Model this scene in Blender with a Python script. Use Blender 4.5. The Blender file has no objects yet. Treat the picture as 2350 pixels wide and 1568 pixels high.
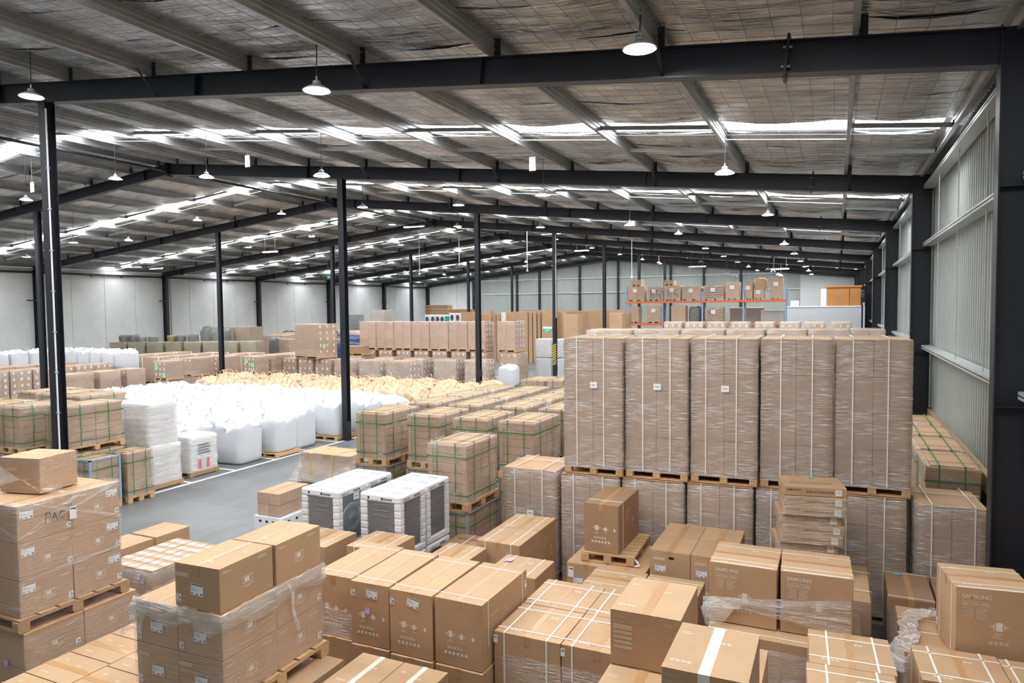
import bpy, bmesh, math, random
from mathutils import Vector, Matrix
random.seed(7)
SC = bpy.context.scene
COL = SC.collection
# ------------------------------------------------------------------ camera
F_PX, YAW, PITCH, ROLL, HC = 1613.75, 0.4323, 0.0483, -0.0101, 4.2
_cy, _sy, _cp, _sp = math.cos(YAW), math.sin(YAW), math.cos(PITCH), math.sin(PITCH)
FWD = Vector((-_sy*_cp, _cy*_cp, -_sp))
_r = Vector((_cy, _sy, 0.0)); _u = _r.cross(FWD)
RT = _r*math.cos(ROLL) + _u*math.sin(ROLL)
UP = _u*math.cos(ROLL) - _r*math.sin(ROLL)
cam_d = bpy.data.cameras.new('camera'); cam = bpy.data.objects.new('camera', cam_d); COL.objects.link(cam)
cam_d.sensor_width = 36.0; cam_d.lens = 36.0*F_PX/2350.0; cam_d.clip_end = 400
cam.matrix_world = Matrix(((RT.x, UP.x, -FWD.x, 0), (RT.y, UP.y, -FWD.y, 0), (RT.z, UP.z, -FWD.z, HC), (0, 0, 0, 1)))
SC.camera = cam
def ray(x, y): return FWD + RT*((x-1175.0)/F_PX) + UP*((784.0-y)/F_PX)
def at_y(x, y, Y): d = ray(x, y); return Vector((0, 0, HC)) + d*(Y/d.y)
def at_z(x, y, z): d = ray(x, y); return Vector((0, 0, HC)) + d*((z-HC)/d.z)
def at_x(x, y, X): d = ray(x, y); return Vector((0, 0, HC)) + d*(X/d.x)
# ------------------------------------------------------------------ view, world
SC.view_settings.view_transform = 'Standard'; SC.view_settings.look = 'None'
SC.view_settings.gamma = 1.0; SC.view_settings.use_curve_mapping = False
SC.view_settings.exposure = 0.16
SKYLIGHT = 20.0      # radiance of the translucent roof sheets
LAMP = 220.0         # radiance of the high bay lamps
world = bpy.data.worlds.new('daylight'); SC.world = world; world.use_nodes = True
bg = world.node_tree.nodes['Background']; bg.inputs[0].default_value = (0.93, 0.97, 1.0, 1); bg.inputs[1].default_value = 0.25

# ------------------------------------------------------------------ materials
def new_mat(name):
    m = bpy.data.materials.new(name); m.use_nodes = True
    nt = m.node_tree; p = nt.nodes['Principled BSDF']
    return m, nt, p
def N(nt, kind, **kw):
    n = nt.nodes.new(kind)
    for k, v in kw.items(): setattr(n, k, v)
    return n
def noise(nt, scale, detail=3, stretch=None, dist=0.0, coord='Object'):
    tc = N(nt, 'ShaderNodeTexCoord'); mp = N(nt, 'ShaderNodeMapping')
    mp.inputs['Scale'].default_value = stretch or (1, 1, 1)
    nt.links.new(tc.outputs[coord], mp.inputs[0])
    n = N(nt, 'ShaderNodeTexNoise'); n.inputs['Scale'].default_value = scale
    n.inputs['Detail'].default_value = detail; n.inputs['Distortion'].default_value = dist
    nt.links.new(mp.outputs[0], n.inputs['Vector'])
    return n.outputs['Fac']
def ramp(nt, fac, a, b, ca=(0, 0, 0, 1), cb=(1, 1, 1, 1)):
    r = N(nt, 'ShaderNodeValToRGB'); r.color_ramp.elements[0].position = a; r.color_ramp.elements[1].position = b
    r.color_ramp.elements[0].color = ca; r.color_ramp.elements[1].color = cb
    nt.links.new(fac, r.inputs[0]); return r.outputs[0]
def mix(nt, fac, a, b, mode='MIX'):
    m = N(nt, 'ShaderNodeMix', data_type='RGBA', blend_type=mode)
    for sock, v in ((m.inputs[0], fac), (m.inputs[6], a), (m.inputs[7], b)):
        if isinstance(v, (tuple, float, int)): sock.default_value = v
        else: nt.links.new(v, sock)
    return m.outputs[2]
def bump(nt, p, h, strength=0.3, dist=0.01):
    b = N(nt, 'ShaderNodeBump'); b.inputs['Strength'].default_value = strength; b.inputs['Distance'].default_value = dist
    nt.links.new(h, b.inputs['Height']); nt.links.new(b.outputs[0], p.inputs['Normal']); return b.outputs[0]
def c4(c, k=1.0): return (c[0]*k, c[1]*k, c[2]*k, 1)
def srgb(r, g, b):
    f = lambda v: (v/255/12.92) if v/255 <= 0.04045 else ((v/255+0.055)/1.055)**2.4
    return (f(r), f(g), f(b))
M = {}
def plain(name, col, rough=0.6, metal=0.0, var=0.0, nscale=4.0, bstr=0.0, bscale=40, spec=0.5, rnd=0.0, stretch=None):
    m, nt, p = new_mat(name)
    p.inputs['Roughness'].default_value = rough; p.inputs['Metallic'].default_value = metal
    p.inputs['Specular IOR Level'].default_value = spec
    out = None
    if var:
        out = mix(nt, ramp(nt, noise(nt, nscale, 4, stretch), 0.3, 0.7), c4(col, 1-var), c4(col, 1+var))
    if rnd:
        oi = N(nt, 'ShaderNodeObjectInfo'); hs = N(nt, 'ShaderNodeHueSaturation')
        mr = N(nt, 'ShaderNodeMapRange'); mr.inputs[3].default_value = 1-rnd; mr.inputs[4].default_value = 1+rnd
        nt.links.new(oi.outputs['Random'], mr.inputs[0]); nt.links.new(mr.outputs[0], hs.inputs['Value'])
        if out: nt.links.new(out, hs.inputs['Color'])
        else: hs.inputs['Color'].default_value = c4(col)
        out = hs.outputs[0]
    if out: nt.links.new(out, p.inputs['Base Color'])
    else: p.inputs['Base Color'].default_value = c4(col)
    if bstr: bump(nt, p, noise(nt, bscale, 3, stretch), bstr, 0.005)
    M[name] = m; return m
CARD = srgb(189, 155, 119)
plain('card', CARD, 0.62, var=0.05, nscale=3, rnd=0.07, bstr=0.08, bscale=25, spec=0.35)
plain('card_dark', srgb(163, 130, 99), 0.6, var=0.05, nscale=3, rnd=0.06, spec=0.35)
plain('card_far', srgb(190, 156, 122), 0.65, var=0.05, nscale=2, rnd=0.1)
plain('card_brown', srgb(178, 145, 116), 0.6, var=0.06, nscale=2, rnd=0.08)
plain('card_green', srgb(174, 139, 103), 0.6, var=0.06, nscale=5, rnd=0.08)
plain('card_olive', srgb(140, 128, 92), 0.6, var=0.08, nscale=5, rnd=0.1)
plain('tape', srgb(188, 144, 98), 0.28, var=0.06, nscale=30, spec=0.6)
plain('tape_white', srgb(236, 226, 210), 0.3, var=0.05, nscale=60)
plain('paper', srgb(240, 240, 238), 0.55)
plain('ink', (0.02, 0.02, 0.022), 0.6)
plain('ink_grey', srgb(120, 122, 130), 0.6)
plain('print_white', srgb(232, 222, 206), 0.6)
plain('print_pale', srgb(208, 184, 152), 0.65)
plain('print_dark', srgb(92, 62, 38), 0.65)
plain('lilac', srgb(206, 170, 222), 0.6)
plain('teal', srgb(96, 190, 200), 0.6)
plain('mint', srgb(150, 226, 160), 0.6)
plain('strap_white', srgb(240, 236, 226), 0.4)
plain('strap_green', srgb(52, 124, 72), 0.4)
plain('strap_yellow', srgb(226, 204, 96), 0.4)
plain('wood', srgb(200, 164, 120), 0.7, var=0.14, nscale=6, rnd=0.1, stretch=(1, 8, 8), bstr=0.15, bscale=20)
plain('wood_old', srgb(178, 148, 112), 0.75, var=0.15, nscale=6, rnd=0.12, stretch=(1, 8, 8), bstr=0.15, bscale=20)
plain('plywood', srgb(172, 116, 62), 0.55, var=0.12, nscale=3, stretch=(1, 1, 6))
plain('steel_dark', srgb(33, 35, 43), 0.42, var=0.12, nscale=1.5, spec=0.5)
plain('galv', srgb(158, 160, 160), 0.42, metal=0.35, var=0.1, nscale=2)
plain('galv_girt', srgb(190, 194, 194), 0.4, metal=0.3, var=0.06, nscale=2)
plain('black_plate', srgb(34, 35, 40), 0.5)
plain('white_paint', srgb(236, 238, 240), 0.4)
plain('white_foam', srgb(228, 231, 236), 0.75, bstr=0.15, bscale=60)
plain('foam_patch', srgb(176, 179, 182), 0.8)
plain('graphite', srgb(84, 88, 96), 0.38, metal=0.3, var=0.05)
plain('slate', srgb(120, 134, 140), 0.3, metal=0.4)
plain('bag_white', srgb(214, 217, 221), 0.6, bstr=0.25, bscale=90, rnd=0.02)
plain('bag_peach', srgb(216, 184, 152), 0.7, bstr=0.25, bscale=60, rnd=0.05, var=0.05)
plain('sack_white', srgb(218, 221, 224), 0.4, bstr=0.3, bscale=12, spec=0.6)
plain('red_print', srgb(226, 120, 128), 0.6)
plain('rack_orange', srgb(238, 112, 66), 0.45)
plain('rack_blue', srgb(150, 176, 206), 0.45)
plain('tarp_blue', srgb(40, 62, 108), 0.45, var=0.2, nscale=4, bstr=0.6, bscale=6, rnd=0.2)
plain('tarp_grey', srgb(120, 122, 120), 0.5, var=0.15, nscale=4, bstr=0.6, bscale=6, rnd=0.15)
plain('film_brown', srgb(164, 148, 132), 0.35, var=0.12, nscale=3, stretch=(1, 1, 10), bstr=0.4, bscale=10)
plain('office_wall', srgb(192, 195, 199), 0.6)
plain('office_grey', srgb(160, 156, 150), 0.6)
plain('exit_green', srgb(40, 176, 140), 0.4)
plain('yellow', srgb(232, 200, 40), 0.5)
plain('motor_grey', srgb(150, 152, 156), 0.4, metal=0.4)
plain('door_blue', srgb(176, 196, 222), 0.5)
def emit(name, col, s):
    m, nt, p = new_mat(name)
    p.inputs['Base Color'].default_value = c4(col); p.inputs['Emission Color'].default_value = c4(col); p.inputs['Emission Strength'].default_value = s
    M[name] = m
emit('skylight', (0.97, 0.985, 1.0), SKYLIGHT)
emit('lamp_glow', (0.96, 0.98, 1.0), LAMP)
emit('tube_glow', (0.95, 0.98, 1.0), 6.0)
def reflector_mat():
    m, nt, p = new_mat('reflector'); p.inputs['Base Color'].default_value = c4(srgb(205, 208, 212)); p.inputs['Metallic'].default_value = 0.7
    p.inputs['Roughness'].default_value = 0.35; M['reflector'] = m
reflector_mat()
def floor_mat():
    m, nt, p = new_mat('floor_concrete')
    a = ramp(nt, noise(nt, 0.35, 6, dist=0.6), 0.25, 0.8, c4(srgb(90, 93, 95)), c4(srgb(128, 130, 131)))
    b = ramp(nt, noise(nt, 2.0, 8, (1, 0.3, 1), 0.8), 0.2, 0.85, c4((0.78, 0.78, 0.78)), c4((1.12, 1.12, 1.12)))
    nt.links.new(mix(nt, 1.0, a, b, 'MULTIPLY'), p.inputs['Base Color'])
    p.inputs['Roughness'].default_value = 0.42; M['floor'] = m
floor_mat()
def wall_concrete_mat():
    m, nt, p = new_mat('wall_concrete')
    a = ramp(nt, noise(nt, 0.45, 5, dist=0.4), 0.32, 0.7, c4(srgb(190, 193, 192)), c4(srgb(207, 209, 208)))
    b = ramp(nt, noise(nt, 6, 4), 0.3, 0.7, c4((0.97,)*3), c4((1.02,)*3))
    nt.links.new(mix(nt, 1.0, a, b, 'MULTIPLY'), p.inputs['Base Color']); p.inputs['Roughness'].default_value = 0.8
    bump(nt, p, noise(nt, 14, 4), 0.08, 0.004); M['wall_concrete'] = m
wall_concrete_mat()
plain('cladding', srgb(160, 166, 161), 0.45, var=0.05, nscale=0.8, stretch=(1, 1, 0.3))
def foil_mat():
    m, nt, p = new_mat('foil')
    p.inputs['Metallic'].default_value = 0.8; p.inputs['Roughness'].default_value = 0.26
    n1 = noise(nt, 3.0, 6, (0.5, 6.5, 1), 1.1); n2 = noise(nt, 1.1, 3, (1, 1.4, 1))
    nt.links.new(ramp(nt, n2, 0.35, 0.7, c4(srgb(186, 184, 181)), c4(srgb(236, 235, 233))), p.inputs['Base Color'])
    bump(nt, p, n1, 1.0, 0.07); M['foil'] = m
foil_mat()
def film_mat(name, haze, streak, tone=(0.97, 0.94, 0.91), patch=(0.42, 0.66), s1r=(0.52, 0.66)):
    m, nt, p = new_mat(name); nt.nodes.remove(p)
    out = nt.nodes['Material Output']
    s1 = ramp(nt, noise(nt, 1.0, 5, (4.0, 4.0, 120), 0.8), *s1r)
    s2 = ramp(nt, noise(nt, 1.3, 2, (1, 1, 1.6)), *patch)
    s3 = ramp(nt, noise(nt, 1.0, 3, (9, 9, 12), 2.5), 0.60, 0.72)
    st = mix(nt, 1.0, s1, s2, 'MULTIPLY'); st = mix(nt, 0.10, st, s3, 'ADD')  # wrinkle highlights painted in as white diffuse streaks over the film's own haze
    k = N(nt, 'ShaderNodeMath', operation='MULTIPLY_ADD'); k.use_clamp = True
    nt.links.new(st, k.inputs[0]); k.inputs[1].default_value = streak; k.inputs[2].default_value = haze
    tr = N(nt, 'ShaderNodeBsdfTransparent'); tr.inputs[0].default_value = (0.97, 0.97, 0.97, 1)
    df = N(nt, 'ShaderNodeBsdfDiffuse'); df.inputs[0].default_value = c4(tone)
    gl = N(nt, 'ShaderNodeBsdfGlossy'); gl.inputs['Roughness'].default_value = 0.26; gl.inputs[0].default_value = (1, 1, 1, 1)
    bp = N(nt, 'ShaderNodeBump'); bp.inputs['Strength'].default_value = 1.0; bp.inputs['Distance'].default_value = 0.04
    nt.links.new(noise(nt, 1.0, 4, (4, 4, 55), 1.0), bp.inputs['Height']); nt.links.new(bp.outputs[0], gl.inputs['Normal'])
    m1 = N(nt, 'ShaderNodeMixShader'); nt.links.new(k.outputs[0], m1.inputs[0]); nt.links.new(tr.outputs[0], m1.inputs[1]); nt.links.new(df.outputs[0], m1.inputs[2])
    m2 = N(nt, 'ShaderNodeMixShader'); m2.inputs[0].default_value = 0.11
    nt.links.new(m1.outputs[0], m2.inputs[1]); nt.links.new(gl.outputs[0], m2.inputs[2]); nt.links.new(m2.outputs[0], out.inputs[0])
    M[name] = m
film_mat('film', 0.06, 0.8, s1r=(0.53, 0.65))
film_mat('film_heavy', 0.12, 0.95, patch=(0.26, 0.68), s1r=(0.50, 0.66))
film_mat('film_white', 0.42, 0.5, patch=(0.3, 0.6))
film_mat('film_light', 0.015, 0.6, patch=(0.42, 0.75), s1r=(0.56, 0.66))
film_mat('film_bunch', 0.16, 0.7, patch=(0.3, 0.6))

# ------------------------------------------------------------------ mesh helpers
class MB:
    def __init__(s): s.v = []; s.f = []; s.m = []
    def add(s, vs, fs, mi=0, T=None):
        o = len(s.v)
        s.v += [tuple(T @ Vector(q)) for q in vs] if T else [tuple(q) for q in vs]
        for f in fs: s.f.append(tuple(i+o for i in f)); s.m.append(mi)
        return s
    def box(s, x0, x1, y0, y1, z0, z1, mi=0, T=None):
        return s.add([(x0, y0, z0), (x1, y0, z0), (x1, y1, z0), (x0, y1, z0), (x0, y0, z1), (x1, y0, z1), (x1, y1, z1), (x0, y1, z1)],
                     [(0, 3, 2, 1), (4, 5, 6, 7), (0, 1, 5, 4), (1, 2, 6, 5), (2, 3, 7, 6), (3, 0, 4, 7)], mi, T)
    def bbox(s, x0, x1, y0, y1, z0, z1, b=0.004, mi=0, T=None):
        c = Vector(((x0+x1)/2, (y0+y1)/2, (z0+z1)/2)); h = Vector(((x1-x0)/2, (y1-y0)/2, (z1-z0)/2))
        b = min(b, h.x*0.4, h.y*0.4, h.z*0.4)
        vs = []; idx = {}
        for sx in (-1, 1):
            for sy in (-1, 1):
                for sz in (-1, 1):
                    for a in range(3):
                        q = [h.x-b, h.y-b, h.z-b]; q[a] = h[a]
                        idx[(sx, sy, sz, a)] = len(vs); vs.append(Vector((sx*q[0], sy*q[1], sz*q[2])))
        fs = []
        for a in range(3):
            o = [k for k in range(3) if k != a]
            for sg in (-1, 1):
                lp = []
                for (p, q) in ((-1, -1), (1, -1), (1, 1), (-1, 1)):
                    k = [0, 0, 0]; k[a] = sg; k[o[0]] = p; k[o[1]] = q; lp.append(idx[(k[0], k[1], k[2], a)])
                fs.append(lp)
            for p in (-1, 1):
                for q in (-1, 1):
                    e = []
                    for sg in (-1, 1):
                        k = [0, 0, 0]; k[a] = sg; k[o[0]] = p; k[o[1]] = q
                        e.append((idx[(*k, o[0])], idx[(*k, o[1])]))
                    fs.append([e[0][0], e[0][1], e[1][1], e[1][0]])
        for sx in (-1, 1):
            for sy in (-1, 1):
                for sz in (-1, 1): fs.append([idx[(sx, sy, sz, a)] for a in range(3)])
        for i, f in enumerate(fs):
            n = (vs[f[1]]-vs[f[0]]).cross(vs[f[2]]-vs[f[0]]); cc = sum((vs[k] for k in f), Vector())
            if n.dot(cc) < 0: fs[i] = f[::-1]
        return s.add([q+c for q in vs], fs, mi, T)
    def cyl(s, p0, p1, r0, r1=None, n=10, mi=0, caps=True):
        p0, p1 = Vector(p0), Vector(p1); r1 = r0 if r1 is None else r1
        d = (p1-p0).normalized(); a = d.orthogonal().normalized(); b = d.cross(a)
        vs = [p0+(a*math.cos(2*math.pi*i/n)+b*math.sin(2*math.pi*i/n))*r0 for i in range(n)]
        vs += [p1+(a*math.cos(2*math.pi*i/n)+b*math.sin(2*math.pi*i/n))*r1 for i in range(n)]
        fs = [(i, (i+1) % n, n+(i+1) % n, n+i) for i in range(n)]
        if caps: fs += [tuple(range(n))[::-1], tuple(range(n, 2*n))]
        return s.add(vs, fs, mi)
    def tube(s, pts, r, n=6, mi=0):
        for a, b in zip(pts[:-1], pts[1:]): s.cyl(a, b, r, r, n, mi)
        return s
    def strip(s, pts, w, t, axis, mi=0):
        # flat band following pts, width along `axis`
        ax = Vector(axis)*w/2
        for a, b in zip(pts[:-1], pts[1:]):
            a, b = Vector(a), Vector(b); nn = (b-a).cross(Vector(axis)).normalized()*t/2
            s.add([a-ax-nn, a+ax-nn, b+ax-nn, b-ax-nn, a-ax+nn, a+ax+nn, b+ax+nn, b-ax+nn],
                  [(0, 3, 2, 1), (4, 5, 6, 7), (0, 1, 5, 4), (1, 2, 6, 5), (2, 3, 7, 6), (3, 0, 4, 7)], mi)
        return s
    def lathe(s, prof, n=20, mi=0, c=(0, 0, 0)):
        vs = [(c[0]+r*math.cos(2*math.pi*i/n), c[1]+r*math.sin(2*math.pi*i/n), c[2]+z) for r, z in prof for i in range(n)]
        fs = [(k*n+i, k*n+(i+1) % n, (k+1)*n+(i+1) % n, (k+1)*n+i) for k in range(len(prof)-1) for i in range(n)]
        return s.add(vs, fs, mi)
    def mesh(s, name, mats, smooth=False):
        me = bpy.data.meshes.new(name); me.from_pydata(s.v, [], s.f)
        mats = mats if isinstance(mats, (list, tuple)) else [mats]
        for q in mats: me.materials.append(M[q])
        if len(mats) > 1: me.polygons.foreach_set('material_index', s.m)
        if smooth: me.polygons.foreach_set('use_smooth', [True]*len(s.f))
        me.update(); return me
    def build(s, name, mats, parent=None, loc=(0, 0, 0), rz=0.0, smooth=False): return place(name, s.mesh(name, mats, smooth), parent, loc, rz)
def place(name, me, parent=None, loc=(0, 0, 0), rz=0.0):
    o = bpy.data.objects.new(name, me); COL.objects.link(o); o.parent = parent
    o.location = loc; o.rotation_euler = (0, 0, rz); return o
def tag(o, label, cat, group=None):
    o['label'] = label; o['category'] = cat
    if group: o['group'] = group
    return o
def thing(name, label, cat, loc=(0, 0, 0), rz=0.0, group=None):
    o = bpy.data.objects.new(name, None); COL.objects.link(o); o.empty_display_size = 0.2
    o.location = loc; o.rotation_euler = (0, 0, rz); return tag(o, label, cat, group)
def struct(o): o['kind'] = 'structure'; return o
CACHE = {}
def cached(key, fn):
    if key not in CACHE: CACHE[key] = fn()
    return CACHE[key]
R = math.radians
def text_mesh(s, size):
    cu = bpy.data.curves.new('lettering', 'FONT'); cu.body = s; cu.size = size; cu.align_x = 'LEFT'
    cu.resolution_u = 2; cu.offset = size*0.011
    o = bpy.data.objects.new('lettering', cu); COL.objects.link(o)
    dg = bpy.context.evaluated_depsgraph_get(); me = bpy.data.meshes.new_from_object(o.evaluated_get(dg))
    vs = [v.co.copy() for v in me.vertices]; fs = [tuple(p.vertices) for p in me.polygons]
    bpy.data.objects.remove(o); bpy.data.curves.remove(cu); bpy.data.meshes.remove(me)
    return vs, fs
def front(x, z, y=0.0): return Matrix(((1, 0, 0, x), (0, 0, -1, y), (0, 1, 0, z), (0, 0, 0, 1)))   # XY artwork -> a face looking to -Y
def side(y, z, x=0.0): return Matrix(((0, 0, 1, x), (1, 0, 0, y), (0, 1, 0, z), (0, 0, 0, 1)))     # -> a face looking to +X
def top(x, y, z, a=0.0): return Matrix.Translation((x, y, z)) @ Matrix.Rotation(a, 4, 'Z')           # -> a face looking up
def put_text(mb, s, size, T, mi=0): v, f = cached(('txt', s, size), lambda: text_mesh(s, size)); mb.add(v, f, mi, T)
def rect(mb, x0, x1, y0, y1, T, mi=0, z=0.0): mb.add([(x0, y0, z), (x1, y0, z), (x1, y1, z), (x0, y1, z)], [(0, 1, 2, 3)], mi, T)

# ------------------------------------------------------------------ printed artwork, labels, tape
def label_mesh(kind):
    def f():
        mb = MB(); I = Matrix()
        w, h = {'big': (0.135, 0.095), 'small': (0.05, 0.065), 'tall': (0.075, 0.14), 'plain': (0.105, 0.09), 'tick': (0.04, 0.075), 'sticker': (0.09, 0.12)}[kind]
        mb.box(-w/2, w/2, -h/2, h/2, 0, 0.0015)
        if kind == 'big':
            rect(mb, -w*.47, w*.47, h*.38, h*.46, I, 1, .0022)
            for k in range(3): rect(mb, -w*.45, w*(-.15+.1*k), h*(.2-.13*k), h*(.23-.13*k), I, 2, .0022)
            rect(mb, -w*.08, w*.1, -h*.43, -h*.34, I, 1, .0022); rect(mb, w*.3, w*.44, -h*.42, -h*.22, I, 2, .0022)
            rect(mb, -w*.46, -w*.28, -h*.4, -h*.28, I, 2, .0022)
        elif kind == 'small':
            rect(mb, -w*.1, w*.4, -h*.1, h*.16, I, 2, .0022); rect(mb, -w*.4, w*.1, h*.28, h*.36, I, 2, .0022); rect(mb, -w*.4, w*.4, -h*.4, -h*.3, I, 2, .0022)
        elif kind == 'tall':
            rect(mb, -w*.4, w*.4, h*.28, h*.36, I, 1, .0022); rect(mb, w*.12, w*.38, h*.2, h*.3, I, 2, .0022)
        elif kind == 'plain': rect(mb, -w*.3, w*.3, -h*.05, h*.06, I, 2, .0022)
        elif kind == 'tick': rect(mb, -w*.3, w*.3, h*.1, h*.3, I, 2, .0022)
        elif kind == 'sticker':
            for k in range(3): rect(mb, -w*.3, w*.3, h*(.25-.2*k), h*(.31-.2*k), I, 2, .0022)
        return mb.mesh('shipping_label', ['paper', 'ink', 'ink_grey'])
    return cached(('label', kind), f)
def stick(parent, kind, x, y, z, face='front', rot=0.0, name='shipping_label'):
    o = place(name, label_mesh(kind), parent, (x, y, z))
    if face == 'front': o.rotation_euler = (R(90), rot, 0)
    elif face == 'right': o.rotation_euler = (R(90), rot, R(90))
    elif face == 'left': o.rotation_euler = (R(90), rot, R(-90))
    else: o.rotation_euler = (0, 0, rot)
    return o
def note(parent, mat, x, y, z, face='front', s=0.06, name='sticky_note'):
    def f():
        mb = MB(); mb.add([(-s/2, -s/2, .002), (s/2, -s/2, .006), (s/2, s/2, .001), (-s/2, s/2, .001)], [(0, 1, 2, 3)]); return mb.mesh('sticky_note', mat)
    o = place(name, cached(('note', mat, s), f), parent, (x, y, z))
    if face == 'front': o.rotation_euler = (R(90), R(4), 0)
    elif face == 'right': o.rotation_euler = (R(90), 0, R(90))
    else: o.rotation_euler = (0, 0, R(6))
    return o
def icon_person(mb, x, z, s, T, strike=False):
    rect(mb, x-s*.3, x+s*.3, z-s*.45, z+s*.45, T)
    for k in (-1, 1): rect(mb, x+k*s*.45-s*.04, x+k*s*.45+s*.04, z-s*.3, z+s*.3, T); rect(mb, x+k*s*.66-s*.16, x+k*s*.66+s*.16, z-s*.05, z+s*.05, T)
def icons_row(mb, x, z, s, n, T):
    for k in range(n):
        a = x+k*s*1.25
        for (p, q, r_, t) in ((0, s, 0, s*.07), (0, s, s*.93, s), (0, s*.07, 0, s), (s*.93, s, 0, s)): rect(mb, a+p, a+q, z+r_, z+t, T)
        rect(mb, a+s*.3, a+s*.7, z+s*.2, z+s*.78, T)
def para(mb, x, z, w, n, T, gap=0.016):
    for k in range(n):
        rect(mb, x, x+w*(.55+.45*((k*37) % 10)/10), z-k*gap, z-k*gap+.0045, T)
def oven_print():
    def f():
        mb = MB(); T = front(0, 0)
        put_text(mb, 'SAMSUNG', 0.05, front(-.27, .20)); rect(mb, -.27, -.065, .175, .178, T)
        put_text(mb, 'ELECTRIC OVEN', 0.0285, front(-.265, .143)); rect(mb, -.27, -.065, .128, .131, T)
        for k in range(6): rect(mb, -.265+.02*(k % 2), -.18, .108-k*.017, .112-k*.017, T); rect(mb, -.16, -.07-.012*(k % 3), .108-k*.017, .112-k*.017, T)
        icon_person(mb, .02, -.035, .085, T); put_text(mb, 'FRONT', 0.02, front(-.015, -.105))
        para(mb, -.03, -.122, .09, 2, T); icons_row(mb, -.06, -.20, .032, 4, T)
        return mb.mesh('printed_panel', 'print_white')
    return cached('ovenprint', f)
def washer_print():
    def f():
        mb = MB(); T = front(0, 0)
        icon_person(mb, -.06, -.02, .07, T); icon_person(mb, .06, -.03, .055, T)
        put_text(mb, 'NO', 0.018, front(-.075, -.078)); put_text(mb, 'CLAMPS', 0.018, front(-.1, -.096)); put_text(mb, 'CLAMP', 0.015, front(.035, -.082))
        rect(mb, .17, .195, -.05, -.015, T); icons_row(mb, -.1, -.165, .028, 5, T)
        for k in range(6): rect(mb, -.13+k*.045, -.105+k*.045, -.215, -.19, T)
        rect(mb, -.14, .14, -.224, -.2215, T)
        return mb.mesh('printed_panel', 'print_white')
    return cached('washprint', f)
def side_print():
    def f():
        mb = MB(); put_text(mb, 'SAMSUNG', 0.05, side(-.2, .1)); T = side(0, 0)
        para(mb, -.2, .075, .2, 6, T); icon_person(mb, .12, -.06, .07, T); icons_row(mb, .05, -.17, .026, 4, T)
        return mb.mesh('printed_panel', 'print_pale')
    return cached('sideprint', f)
def microwave_side():
    def f():
        mb = MB(); T = side(0, 0)
        for (a, b, c, d) in ((-.055, .055, -.03, -.026), (-.055, .055, .026, .03), (-.055, -.051, -.03, .03), (.051, .055, -.03, .03)): rect(mb, a, b, c, d, T)
        rect(mb, -.035, .02, -.02, .02, T); rect(mb, -.07, .07, -.05, -.046, T); rect(mb, -.03, .03, -.062, -.058, T)
        put_text(mb, 'SAMSUNG', 0.02, side(-.27, .13)); icons_row(mb, .12, .125, .022, 4, T)
        return mb.mesh('printed_panel', 'print_white')
    return cached('mwside', f)
def microwave_front():
    def f():
        mb = MB(); T = front(0, 0)
        icons_row(mb, -.24, .17, .02, 4, T); put_text(mb, 'MICROWAVE OVEN', 0.022, front(-.24, .135)); rect(mb, -.24, -.09, .08, .12, T)
        return mb.mesh('printed_panel', 'print_pale')
    return cached('mwfront', f)
def big_mw_front():
    def f():
        mb = MB(); T = front(0, 0)
        icons_row(mb, -.245, .175, .02, 4, T); put_text(mb, 'MICROWAVE OVEN', 0.022, front(-.245, .14))
        rect(mb, -.245, -.1, .085, .125, T)
        for k in range(4): rect(mb, -.245, -.1, .05-k*.038, .075-k*.038, T)
        icons_row(mb, .14, .165, .02, 3, T)
        return mb.mesh('printed_panel', 'print_pale')
    return cached('bigmwfront', f)
def top_print():
    def f():
        mb = MB(); I = Matrix()
        icons_row(mb, .04, .1, .03, 2, I); para(mb, -.24, .2, .1, 3, I); icons_row(mb, -.24, -.25, .03, 4, I)
        return mb.mesh('printed_panel', 'print_white')
    return cached('topprint', f)

def carton(name, w, d, h, x, y, z, rz=0.0, mat='card', parent=None, label=None, cat='box', group=None, seam='y', tape='tape', flaps=True, tape_w=0.06):
    """a closed carton, origin at its base centre: the body with two top flaps and a tape as parts"""
    body = cached(('carton', round(w, 3), round(d, 3), round(h, 3), mat), lambda: MB().bbox(-w/2, w/2, -d/2, d/2, 0, h-(.005 if flaps else 0), .005).mesh('carton', mat))
    o = place(name, body, parent, (x, y, z), rz)
    if label: tag(o, label, cat, group)
    if flaps:
        def fl(sg):
            g = .0025
            if seam == 'y': return MB().bbox(min(sg*g, sg*(w/2)), max(sg*g, sg*(w/2)), -d/2, d/2, 0, .0055, .002).mesh('flap', mat)
            return MB().bbox(-w/2, w/2, min(sg*g, sg*d/2), max(sg*g, sg*d/2), 0, .0055, .002).mesh('flap', mat)
        for sg in (-1, 1):
            place('flap', cached(('flap', round(w, 3), round(d, 3), mat, seam, sg), lambda: fl(sg)), o, (0, 0, h-.005))
    if tape:
        def tp():
            mb = MB(); t = .0012; dr = min(.09, h*.3); hz = h+.0012
            L = d if seam == 'y' else w
            pts = [(-L/2-t, h-dr), (-L/2-t, hz), (L/2+t, hz), (L/2+t, h-dr)]
            if seam == 'y': mb.strip([(0, a, b) for a, b in pts], tape_w, .0016, (1, 0, 0))
            else: mb.strip([(a, 0, b) for a, b in pts], tape_w, .0016, (0, 1, 0))
            return mb.mesh('tape', tape)
        place('tape', cached(('tape', round(w, 3), round(d, 3), round(h, 3), seam, tape, tape_w), tp), o)
    return o
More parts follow.
